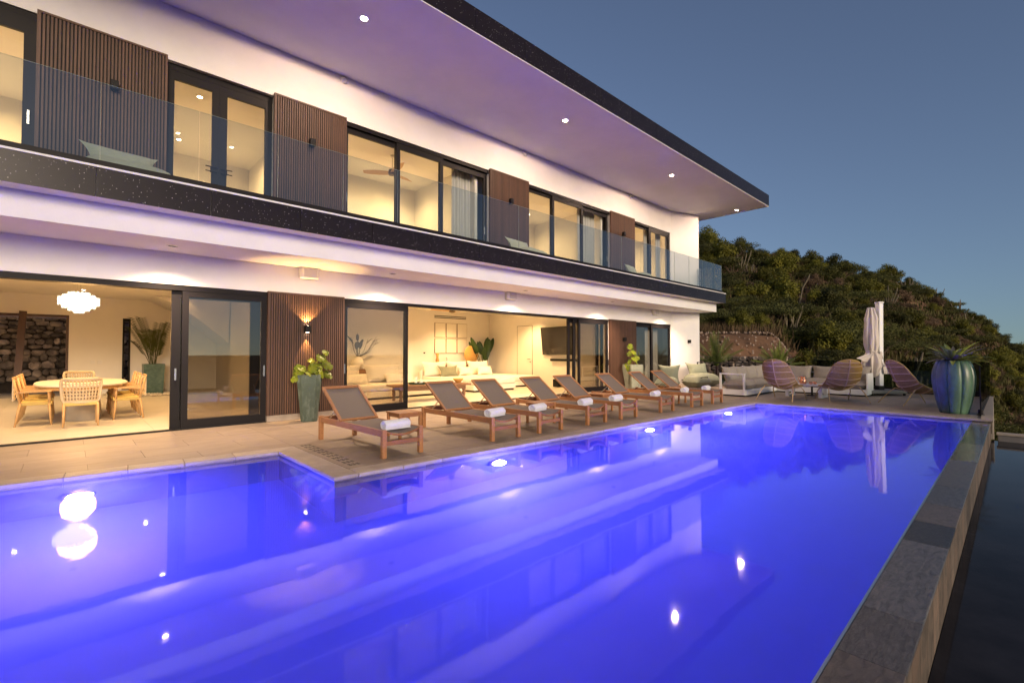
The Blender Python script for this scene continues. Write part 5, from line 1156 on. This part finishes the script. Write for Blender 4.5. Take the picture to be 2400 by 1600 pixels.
def chair_frame(t, arms):
    # faces +Y, seat 0.46 high
    for sx_ in (-1, 1):
        f = MB(); f.tube([(sx_ * .24, .20, .44), (sx_ * .245, .24, 0.0)], [.022, .014], 8); put('leg', f.mesh('leg', OAK, smooth=True), t)
        f = MB(); f.tube([(sx_ * .245, -.20, .46), (sx_ * .255, -.27, 0.0)], [.024, .015], 8); put('leg', f.mesh('leg', OAK, smooth=True), t)
    put('seat', MB().box(-.255, .255, -.22, .25, .405, .465).mesh('seat', SEATC, bevel=.018, seg=3), t)
def woven_back(t, w_, z0, z1, ydepth, name='woven_back'):
    mb = MB()
    def P(u, v):
        hw = w_ * (0.86 + .14 * v); return (u * hw, -.22 - .07 * v + ydepth * u * u, lerp(z0, z1, v))
    for i in range(12):
        u = -1 + 2 * (i + .5) / 12; mb.tube([P(u, v / 6) for v in range(7)], .0125, 4)
    for j in range(7):
        v = (j + .5) / 7; mb.tube([P(-1 + 2 * i / 10, v) for i in range(11)], .0125, 4)
    put(name, mb.mesh(name, CORD, smooth=True), t)
    rim = [P(-1, .1)] + [P(-1, v / 5) for v in range(1, 5)] + [P(-.93, .97)] + [P(-.8 + 1.6 * i / 8, 1.0) for i in range(9)] + [P(.93, .97)] + [P(1, v / 5) for v in range(4, 0, -1)] + [P(1, .1)] + [P(.9, 0)] + [P(.8 - 1.6 * i / 8, 0) for i in range(9)] + [P(-.9, 0)]
    put('back_rim', MB().tube(rim, .026, 8, closed=True).mesh('back_rim', CORD, smooth=True), t)
def end_chair():
    t = thing('rope_chair', 'x', 'dining chair'); chair_frame(t, False); woven_back(t, .31, .47, .93, .17); freeze(t); return t
def arm_chair():
    t = thing('arm_chair', 'x', 'dining chair'); chair_frame(t, True)
    for sx_ in (-1, 1):
        f = MB(); f.tube([(sx_ * .245, -.2, .44), (sx_ * .25, -.30, .93)], [.022, .016], 8); put('back_post', f.mesh('back_post', OAK, smooth=True), t)
        f = MB(); f.bar((sx_ * .26, -.27, .665), (sx_ * .265, .24, .675), .05, .025); put('armrest', f.mesh('armrest', OAK, bevel=.006), t)
        f = MB(); f.tube([(sx_ * .245, .21, .44), (sx_ * .26, .19, .665)], [.02, .016], 8); put('arm_post', f.mesh('arm_post', OAK, smooth=True), t)
    mb = MB()
    for i in range(7): x = -.21 + .07 * i; mb.box(x - .017, x + .017, -.315, -.30, .50, .93)
    for j in range(5): z = .53 + .09 * j; mb.box(-.24, .24, -.299, -.285, z - .017, z + .017)
    put('woven_back', mb.mesh('woven_back', CORD), t); mb = MB(); mb.bar((-.26, -.305, .945), (.26, -.305, .945), .035, .035, (0, 0, 1)); put('top_rail', mb.mesh('top_rail', OAK, bevel=.008), t)
    freeze(t); return t
ec = end_chair(); ec.location = (0.2, 12.82, 0); ec['label'] = 'woven rope dining chair at the near end of the table, its back to the terrace'; ec['group'] = 'dining chairs round the oval table'
dup(ec, (0.22, 17.05, 0), R(180), 'woven rope dining chair at the far head of the dining table', 'dining chairs round the oval table')
ac = arm_chair(); k = 0
for side, nm in ((-1, 'left'), (1, 'right')):
    for j, y in enumerate((13.55, 14.55, 15.55)):
        lab = 'oak arm chair on the %s side of the dining table, %s' % (nm, ['nearest the terrace', 'middle of its row', 'farthest in the room'][j]); x = TX + side * 0.72
        if k == 0: ac.location = (x, y, 0); ac.rotation_euler = (0, 0, R(-90)); ac['label'] = lab; ac['group'] = 'dining chairs round the oval table'
        else: dup(ac, (x, y, 0), R(-90) if side < 0 else R(90), lab, 'dining chairs round the oval table')
        k += 1
pe = thing('pendant_lamp', 'glowing white shell chandelier hanging over the dining table', 'chandelier', (0.16, 14.75, 2.60))
CAPIZ = emis('glowing_capiz_shell', (1.0, 0.84, 0.58), 0.85)
CS = 0.86; mb = MB(); r_ = random.Random(2)
for tier, (rad, z1, z0, nn) in enumerate(((0.22, 0.20, 0.07, 18), (0.33, 0.14, 0.0, 26), (0.42, 0.09, -0.07, 32), (0.34, -0.04, -0.14, 26), (0.22, -0.10, -0.19, 18), (0.11, -0.15, -.23, 10))):
    for i in range(nn):
        a = 2 * math.pi * (i + .3 * r_.random()) / nn
        z = z1
        while z > z0:
            c = Vector((rad * math.cos(a), rad * math.sin(a), z)); tv = Vector((-math.sin(a), math.cos(a), 0)) * .036; q = r_.uniform(-.012, .012); uz = Vector((math.cos(a) * q, math.sin(a) * q, .036))
            mb.add([c + tv * math.cos(b_) + uz * math.sin(b_) for b_ in [math.pi / 3 * k for k in range(6)]], [(0, 1, 2, 3, 4, 5)]); z -= .062
mb.v = [(x * CS, y * CS, z) for x, y, z in mb.v]
put('shell_disc', mb.mesh('shell_disc', CAPIZ), pe, kind='stuff')
put('core_diffuser', MB().lathe([(0, -.18), (.16, -.15), (.25, -.05), (.28, .05), (.18, .14), (0, .17)], 20).mesh('core_diffuser', emis('chandelier_core', (1.0, 0.84, 0.58), 0.8), smooth=True), pe)
put('hoop', MB().lathe([(.35, .095), (.365, .095), (.365, .105), (.35, .105)], 32).mesh('hoop', CHROME), pe)
for x in (-.03, .03): put('cord', MB().tube([(x, 0, .16), (x * .6, 0, .79)], .005, 5).mesh('cord', CHROME), pe)
put('ceiling_cup', MB().lathe([(.07, .75), (.05, .80)], 16).mesh('ceiling_cup', CHROME, smooth=True), pe)
light('glow', 'POINT', (0.22, 14.75, 1.95), 34, (1.0, 0.54, 0.19), pe, size=0.3)
pt_ = thing('palm_planter', 'tall square teal planter with a feathery bamboo palm on the pebbles', 'planter', (2.2, 20.9, 0))
put('pot_body', MB().add([(-.27, -.27, 0), (.27, -.27, 0), (.27, .27, 0), (-.27, .27, 0), (-.3, -.3, 1.05), (.3, -.3, 1.05), (.3, .3, 1.05), (-.3, .3, 1.05), (-.25, -.25, 1.05), (.25, -.25, 1.05), (.25, .25, 1.05), (-.25, .25, 1.05), (-.25, -.25, .97), (.25, -.25, .97), (.25, .25, .97), (-.25, .25, .97)],
    [(3, 2, 1, 0), (0, 1, 5, 4), (1, 2, 6, 5), (2, 3, 7, 6), (3, 0, 4, 7), (4, 5, 9, 8), (5, 6, 10, 9), (6, 7, 11, 10), (7, 4, 8, 11), (8, 9, 13, 12), (9, 10, 14, 13), (10, 11, 15, 14), (11, 8, 12, 15), (12, 13, 14, 15)]).mesh('pot_body', TEALPOT), pt_)
PL2 = leafmat('bamboo_palm_leaf', (0.035, 0.045, 0.010), (0.085, 0.10, 0.02), 3, .5, .2); r_ = random.Random(6)
for i in range(15):
    a = r_.uniform(0, 6.28); el = r_.uniform(1.22, 1.5); d = Vector((math.cos(a) * math.cos(el), math.sin(a) * math.cos(el), math.sin(el))); p = Vector((math.cos(a) * .08, math.sin(a) * .08, .95)); mb = MB(); pts = [p]; L_ = r_.uniform(.8, 1.9)
    for k in range(12):
        p2 = p + d * (L_ / 12); d = (d + Vector((math.cos(a) * .02, math.sin(a) * .02, -.045 * (k / 6)))).normalized(); pts.append(p2)
        if k > 4:
            sd = d.cross(Vector((0, 0, 1))).normalized()
            for s in (1, -1):
                for f_ in (0, .5):
                    b0 = p.lerp(p2, f_); tip = b0 + (sd * s * .8 + d * .7 + Vector((0, 0, -.25))) * .30; mb.add([b0 - d * .009, b0.lerp(tip, .5) + Vector((0, 0, .01)) + d * .013, tip, b0.lerp(tip, .5) - d * .013], [(0, 1, 2, 3)])
        p = p2
    mb.tube(pts, .009, 4); put('frond', mb.mesh('frond', PL2), pt_)
for x, lab in ((0.62, 'pair of small white light switches on the dining room wall'), (0.80, 'single small thermostat on the dining room wall')):
    t = thing('wall_switch', lab, 'switch', (x, YB, 1.12)); put('plate', MB().box(-.06, .06, -.012, -.001, -.06, .06).mesh('plate', WHITEP, bevel=.004), t); put('button', MB().box(-.02, .02, -.018, -.0125, -.025, .02).mesh('button', WHITEP), t)
for i, (x, y) in enumerate(((-1.2, 13.2), (1.6, 13.0), (-0.9, 17.0), (1.7, 17.2), (0.3, 19.3), (2.9, 19.6))):
    downlight((x, y, 3.351), 'small ceiling downlight over the dining room, ' + ['front left', 'front right', 'middle left', 'middle right', 'rear centre', 'by the stair'][i], 'dining room ceiling lights', 105 if i < 2 else 50, 120, .7, WARM, .05)
light('chandelier_fill', 'POINT', (0.22, 14.75, 2.75), 14, (1.0, 0.54, 0.19), pe, size=0.35)

# ------------------------------------------------------------------ living room
def sofa(name, label, loc, segs, rz=0):
    t = thing(name, label, 'sofa', loc, rz)
    for (x0, x1, y0, y1, zt, back) in segs:
        put('plinth', MB().box(x0 + .06, x1 - .06, y0 + .06, y1 - .06, 0.0, 0.06).mesh('plinth', BLACKM), t)
        put('base', MB().box(x0, x1, y0, y1, 0.06, 0.25).mesh('base', IVORY, bevel=.03, seg=3), t)
        put('seat', MB().box(x0 + .01, x1 - .01, y0 - .01, y1 - .01, 0.252, zt).mesh('seat', IVORY, bevel=.06, seg=4, smooth=True), t)
    return t
s1 = sofa('white_sofa', 'long white linen sofa seen through the closed glass door leaf', (6.9, 13.9, 0), [(-1.6, 1.2, -.5, .75, .46, 1), (1.22, 3.4, -.4, .85, .46, 1)])
put('backrest', MB().box(-1.6, 1.95, .76, 1.0, .06, .74).mesh('backrest', IVORY, bevel=.05, seg=3), s1)
for i, (x, w_) in enumerate(((-.65, 1.4), (.8, 1.35))):
    pillow(w_, .62, .34, IVORY, 'back_cushion', s1, (x, .62, .76), (R(74), 0, 0), seed=60 + i, p=3.4, pinch=.7)
for i, (x, y, w_) in enumerate(((-.4, .2, .9), (1.05, .2, .75))): pillow(w_, .34, .22, IVORY, 'scatter_cushion', s1, (x, y, .60), (R(66), 0, 0), seed=64 + i, p=3)
s2 = sofa('white_chaise_sofa', 'white linen sofa with chaise under the six framed prints', (12.6, 15.6, 0), [(-1.9, .2, -.3, 1.3, .46, 1), (.22, 2.3, -1.3, 1.3, .46, 1), (-1.9, .2, -2.2, -.32, .45, 0)])
put('backrest', MB().box(-1.9, 2.0, 1.31, 1.52, .06, .72).mesh('backrest', IVORY, bevel=.05, seg=3), s2)
for i, (x, w_) in enumerate(((-1.35, 1.2), (-.2, 1.1), (1.0, 1.2))): pillow(w_, .66, .36, IVORY, 'back_cushion', s2, (x, 1.1, .76), (R(74), 0, 0), seed=70 + i, p=3.4, pinch=.7)
for i, (x, y, w_, m_) in enumerate(((-1.05, .55, 1.05, SAGEP), (-.15, .6, .8, IVORY), (.85, .5, .95, IVORY))): pillow(w_, .56 if i == 0 else .42, .22, m_, 'scatter_cushion', s2, (x, y, .66), (R(68), 0, 0), seed=75 + i, p=2.8, pinch=1.4, lab='sage green cushion with dark piping' if i == 0 else None)
tb = thing('coffee_table', 'rustic brown wooden coffee table on turned legs before the white sofas', 'coffee table', (8.15, 12.35, 0), R(-10))
put('table_top', MB().box(-1.25, 1.2, -.42, .42, .43, .485).mesh('table_top', DARKWOOD, bevel=.008), tb); put('apron', MB().box(-1.08, 1.05, -.34, .34, .32, .428).mesh('apron', DARKWOOD), tb)
for x in (-1.05, 1.0):
    for y in (-.3, .3): put('leg', MB().lathe([(0, 0), (.045, 0), (.05, .05), (.035, .09), (.055, .2), (.045, .27), (.06, .30), (.06, .32)], 10, (x, y, 0)).mesh('leg', DARKWOOD, smooth=True), tb)
GREENT = mat('dark_green_tray', (0.02, 0.045, 0.03), .4)
ty = thing('round_tray', 'round dark green tray holding candles on the coffee table', 'tray', (7.75, 12.45, .486)); put('tray_body', MB().lathe([(0, 0), (.27, 0), (.28, .06), (.265, .06), (.255, .015), (0, .015)], 24).mesh('tray_body', GREENT, smooth=True, angle=40), ty)
for k, (x, h) in enumerate(((7.68, .22), (7.86, .11))):
    t = thing('candle', ['tall white candle on the dark green tray', 'low round white candle jar on the dark green tray'][k], 'candle', (x, 12.42, .502)); put('wax', MB().lathe([(0, 0), (.04 + .02 * k, 0), (.04 + .02 * k, h), (0, h)], 14).mesh('wax', PICT, smooth=True, angle=40), t); put('wick', MB().box(-.003, .003, -.003, .003, h, h + .015).mesh('wick', BLACKM), t)
wb = thing('wooden_bowl', 'carved wooden bowl on the right end of the coffee table', 'bowl', (9.1, 12.2, .486)); put('bowl_body', MB().lathe([(0, 0.02), (.07, 0), (.09, .03), (.16, .10), (.17, .14), (.155, .14), (.08, .05), (0, .04)], 20).mesh('bowl_body', RATTAN, smooth=True), wb)
cs = thing('console_table', 'narrow wooden console behind the chaise sofa carrying ornaments', 'console', (13.2, 17.6, 0)); put('shelf', MB().box(-1.35, 1.25, -.2, .2, .82, .87).mesh('shelf', DARKWOOD), cs)
for x in (-1.2, 1.1): put('leg', MB().box(x - .06, x + .06, -.15, .15, 0, .818).mesh('leg', DARKWOOD), cs)
for k, (x, h, r0) in enumerate(((11.98, .55, .09), (12.5, .36, .07))):
    t = thing('candle_holder', ['tall honey wood candle holder at the left end of the console', 'short glass candle holder on the console'][k], 'ornament', (x, 17.6, .871)); put('body', MB().lathe([(0, 0), (r0, 0), (r0 * .6, .08), (r0 * .95, h * .4), (r0 * .55, h * .65), (r0 * .9, h), (0, h)], 14).mesh('body', RATTAN if k == 0 else STEEL, smooth=True), t)
ds = thing('disc_ornament', 'round honey coloured wooden disc on a small stand upon the console', 'ornament', (13.85, 17.55, .871)); put('disc', MB().lathe([(0, -.03), (.40, -.03), (.42, 0), (.40, .03), (0, .03)], 32, (0, 0, .48)).mesh('disc', RATTAN, smooth=True), ds)
ds.children  # the disc is turned upright below
d_ = kids(ds)[0]; d_.data.transform(Matrix.Translation((0, 0, .48)) @ Matrix.Rotation(R(90), 4, 'X') @ Matrix.Translation((0, 0, -.48))); put('stand', MB().lathe([(0, 0), (.09, 0), (.09, .02), (.015, .03), (.015, .08)], 12).mesh('stand', BLACKM), ds)
for r0 in range(2):
    for c0 in range(3):
        t = thing('framed_print', 'thin framed blank white print, %s row, %s of three above the sofa' % (['upper', 'lower'][r0], ['left', 'middle', 'right'][c0]), 'picture', (12.38 + c0 * .625, YL, 2.47 - r0 * .72), 0, 'six framed prints on the living room wall')
        put('frame', MB().box(-.29, .29, -.03, -.001, -.335, .335).mesh('frame', DARKWOOD), t); put('print', MB().box(-.278, .278, -.034, -.0305, -.323, .323).mesh('print', PICT), t)
av = thing('air_vent', 'double black slot air vent high on the living room wall', 'vent', (12.98, YL, 3.12))
for z in (0, -.075): put('slot', MB().box(-.9, .9, -.012, -.001, z - .018, z + .018).mesh('slot', BLACKM), av)
th = thing('thermostat', 'tiny dark thermostat on the living room wall left of the prints', 'thermostat', (11.55, YL, 1.43)); put('body', MB().box(-.04, .04, -.02, -.001, -.03, .03).mesh('body', BLACKM, bevel=.004), th)
tv = thing('television', 'large dark flat television tilted on the right wall of the living room', 'television', (15.20, 13.35, 1.95)); mb = MB(); mb.box(-.05, -.01, -.95, .95, -.6, .6); c_ = put('case', mb.mesh('case', BLACK, bevel=.008), tv, rot=(0, R(-6), R(-4))); mb = MB().box(-.0535, -.0505, -.935, .935, -.585, .585); put('screen', mb.mesh('screen', SCREEN), tv, rot=(0, R(-6), R(-4))); put('bracket', MB().box(-.02, .145, -.1, .1, -.15, .15).mesh('bracket', BLACKM), tv)
sbar = thing('soundbar', 'slim black soundbar on the wall under the television', 'soundbar', (15.30, 13.1, 1.13)); put('bar_body', MB().box(-.06, .03, -.72, .72, -.05, .05).mesh('bar_body', BLACKM, bevel=.02, seg=3), sbar)
sub = thing('subwoofer', 'small black speaker box on the floor against the right wall', 'speaker', (15.05, 13.2, 0)); put('box_body', MB().box(-.15, .15, -.15, .15, .01, .33).mesh('box_body', BLACKM, bevel=.01), sub)
hb('inner_door', INWALL, (15.335, 15.348, 15.0, 15.95, 0.01, 2.66)); hb('door_groove', mat('shadow_gap', (0.12, 0.10, 0.08), .9), (15.337, 15.349, 15.955, 15.975, 0, 2.68), (15.337, 15.349, 14.975, 14.995, 0, 2.68), (15.337, 15.349, 14.995, 15.955, 2.662, 2.68))
m = MB(); m.tube([(15.33, 15.1, 1.15), (15.28, 15.1, 1.15), (15.28, 15.24, 1.15)], .011, 6); m.box(15.32, 15.334, 15.08, 15.13, 1.0, 1.04); m.build('door_lever', BLACKM, house, True)
bp = thing('banana_plant', 'indoor plant with upright dark green paddle leaves in the living room corner', 'plant', (14.5, 17.35, 0)); BPL = leafmat('paddle_leaf', (0.014, 0.034, 0.010), (0.035, 0.07, 0.015), 2, .35, .1); r_ = random.Random(15)
put('pot_body', MB().lathe([(0, 0), (.2, 0), (.26, .45), (.23, .45), (.2, .38), (0, .38)], 18).mesh('pot_body', CONC, smooth=True), bp)
for i in range(11):
    a = i * 2.4; lean = .03 + .03 * (i % 5); top = Vector((math.cos(a) * lean * 3.2, math.sin(a) * lean * 2, r_.uniform(.95, 1.5))); mb = MB(); mb.tube([(0, 0, .4), top * .6 + Vector((0, 0, .15)), top], .014, 5); put('stalk', mb.mesh('stalk', BPL), bp)
    mb = MB(); d = (top - Vector((0, 0, .5))).normalized(); rows = []; sd = Vector((.78, -.62, 0)); L_ = r_.uniform(.6, .85)
    for k in range(8): u = k / 7; wv = .125 * math.sin(math.pi * (.08 + .9 * u)) ** .7; c = top + (d + Vector((math.cos(a), math.sin(a), 0)) * .07 * u).normalized() * L_ * u; rows.append([tuple(c - sd * wv + Vector((.02, .03, 0))), tuple(c), tuple(c + sd * wv + Vector((.02, .03, 0)))])
    mb.grid(rows); put('leaf', mb.mesh('leaf', BPL, smooth=True), bp)
vs_ = thing('branch_vase', 'pale round vase with dry dark branches behind the sofa at the left', 'vase', (8.2, 17.5, .8)); put('vase_body', MB().lathe([(0, 0), (.12, 0), (.24, .2), (.2, .38), (.08, .46), (.1, .5)], 20).mesh('vase_body', PICT, smooth=True), vs_)
mb = MB(); r_ = random.Random(3)
for i in range(14):
    a = r_.uniform(0, 6.28); q = Vector((math.cos(a) * .55 + .25, math.sin(a) * .3, r_.uniform(.9, 1.35))); mb.tube([(0, 0, .45), q * .6, q], .008, 4); leaf_blade(mb, q * .85, (q.x, q.y, .4), .35, .12, .5, .1, 4)
put('branches', mb.mesh('branches', mat('dry_dark_branch', (0.09, 0.06, 0.05), .9)), vs_); vt = thing('vase_stand', 'dark wooden side stand carrying the branch vase', 'stand', (8.2, 17.5, 0)); put('stand_body', MB().box(-.35, .35, -.25, .25, .0, .8).mesh('stand_body', DARKWOOD, bevel=.01), vt)
def fan(loc, label, drop, rz):
    t = thing('ceiling_fan', label, 'ceiling fan', loc, rz, 'ceiling fans'); put('rod', MB().lathe([(.06, 0), (.05, -.05), (.014, -.06), (.014, -drop)], 12).mesh('rod', STEEL, smooth=True, angle=40), t); put('motor', MB().lathe([(.03, -drop + .02), (.1, -drop), (.12, -drop - .08), (.1, -drop - .15), (0, -drop - .17)], 18).mesh('motor', mat('bronze_motor', (0.18, 0.14, 0.10), .4, metal=.8), smooth=True), t)
    for k in range(3):
        a = 2.0944 * k; rows = [[(.1 + .72 * u, wv * (.5 + .9 * math.sin(math.pi * min(1, .2 + .75 * u))) * .085, -drop - .08 + wv * .02 + .02 * u) for wv in (-1, 0, 1)] for u in [j / 7 for j in range(8)]]
        mb = MB().grid(rows); mb.add([(x, y, z - .008) for r0 in rows for x, y, z in r0], [tuple(reversed(f)) for f in MB().grid(rows).f]); put('blade', mb.mesh('blade', OAK, smooth=True), t, rot=(0, 0, a))
    return t
fan((6.7, 12.15, 7.10), 'three blade ceiling fan in the upper bedroom with the tall window', .42, R(20)); fan((10.3, 14.2, 3.35), 'pale ceiling fan under the living room ceiling above the sofas', .28, R(50))
for i, (x, y) in enumerate(((6.2, 12.2), (9.0, 12.2), (12.4, 12.4), (6.5, 15.8), (9.4, 16.2), (12.6, 16.6), (14.3, 14.6))):
    downlight((x, y, 3.351), 'small ceiling downlight in the living room, ' + ['front left', 'front middle', 'front right', 'rear left', 'rear middle', 'above the prints', 'by the television wall'][i], 'living room ceiling lights', 145, 125, .7, WARM, .05)

# ------------------------------------------------------------------ upper rooms
for x, y, lab in ((8.0, 13.5, 'by the curtain of the tall bedroom window'), (2.03, 12.25, 'nearest the glass of the double doors'), (2.05, 15.1, 'deeper in the room behind the double doors')):
    downlight((x, y, 7.10), 'bright downlight in an upper room ceiling, ' + lab, 'bright upper room ceiling lights', 25, 120, .6, WARM, .05)
for i, (a, b_, yb) in enumerate(ROOMS):  # pairs of fixtures added as warm fill for each upper room
    for k in range(2):
        downlight((lerp(a, b_, .3 + .42 * k), lerp(HY, yb, .72), 7.10), 'added fill light in the %s upper room from the viewer, %s one' % (['first', 'second', 'third', 'fourth', 'last'][i], ['left', 'right'][k]), 'added fill lights in the upper rooms', 85 * (b_ - a) / 4.5, 165, 1.0, WARM, .04)
def curtain(x0, x1, lab, y=11.2, z0=4.2, z1=6.98):
    n_ = int((x1 - x0) / .02); rows = [[(x0 + (x1 - x0) * i / n_, y + .045 * math.sin(i * 1.15) + .02 * math.sin(i * .37), z) for i in range(n_ + 1)] for z in (z0, lerp(z0, z1, .5), z1)]
    t = thing('curtain', lab, 'curtain', ((x0 + x1) / 2, y, z0)); MB().grid(rows).build('drape', CURT, t, True, smooth=True); m = MB(); m.tube([(x0, y, z1 + .03), (x1, y, z1 + .03)], .02, 6); m.build('track', BLACKM, t, True)
curtain(8.1, 8.8, 'sheer curtain gathered at the right of the tall bedroom window'); curtain(13.9, 14.95, 'long sheer curtain behind the window between the third and last slat panel'); curtain(18.55, 19.1, 'sheer curtain drawn at the left half of the last upper window'); curtain(19.55, 19.95, 'narrow sheer curtain edge at the last upper window')
curtain(18.75, 19.25, 'linen curtain panel behind the far ground floor door', 11.3, .02, 2.9); curtain(19.45, 19.75, 'narrow linen curtain fold at the far ground floor door jamb', 11.3, .02, 2.9)
t = thing('headboard', 'large blue grey headboard panel in the upper bedroom', 'headboard', (5.9, 14.2, 4.2)); put('panel', MB().box(-1.5, .7, -.06, .06, 0, 1.45).mesh('panel', GREYP, bevel=.02), t)
t = thing('wall_picture', 'pale framed picture of fine lines on the upper room wall', 'picture', (13.0, 14.6, 5.65)); put('frame', MB().box(-.75, .75, -.05, -.001, -.55, .55).mesh('frame', OAK), t); put('canvas', MB().box(-.71, .71, -.055, -.0505, -.51, .51).mesh('canvas', PICT), t)
for j in range(14): put('drawn_line', MB().tube([(-.6 + .1 * k, -.057, -.42 + j * .065 + .02 * math.sin(k * .9 + j)) for k in range(13)], .005, 3).mesh('drawn_line', GREYP), t)
t = thing('grey_cabinet', 'grey blue cabinet standing behind the right leaf of the double doors', 'cabinet', (2.85, 12.6, 4.16)); put('carcass', MB().box(-.2, .2, -.3, .3, 0, 1.0).mesh('carcass', GREYP, bevel=.008), t); put('door_line', MB().box(-.203, -.2005, -.28, .28, .06, .95).mesh('door_line', GREYP), t)
print('objects', len(C.objects))
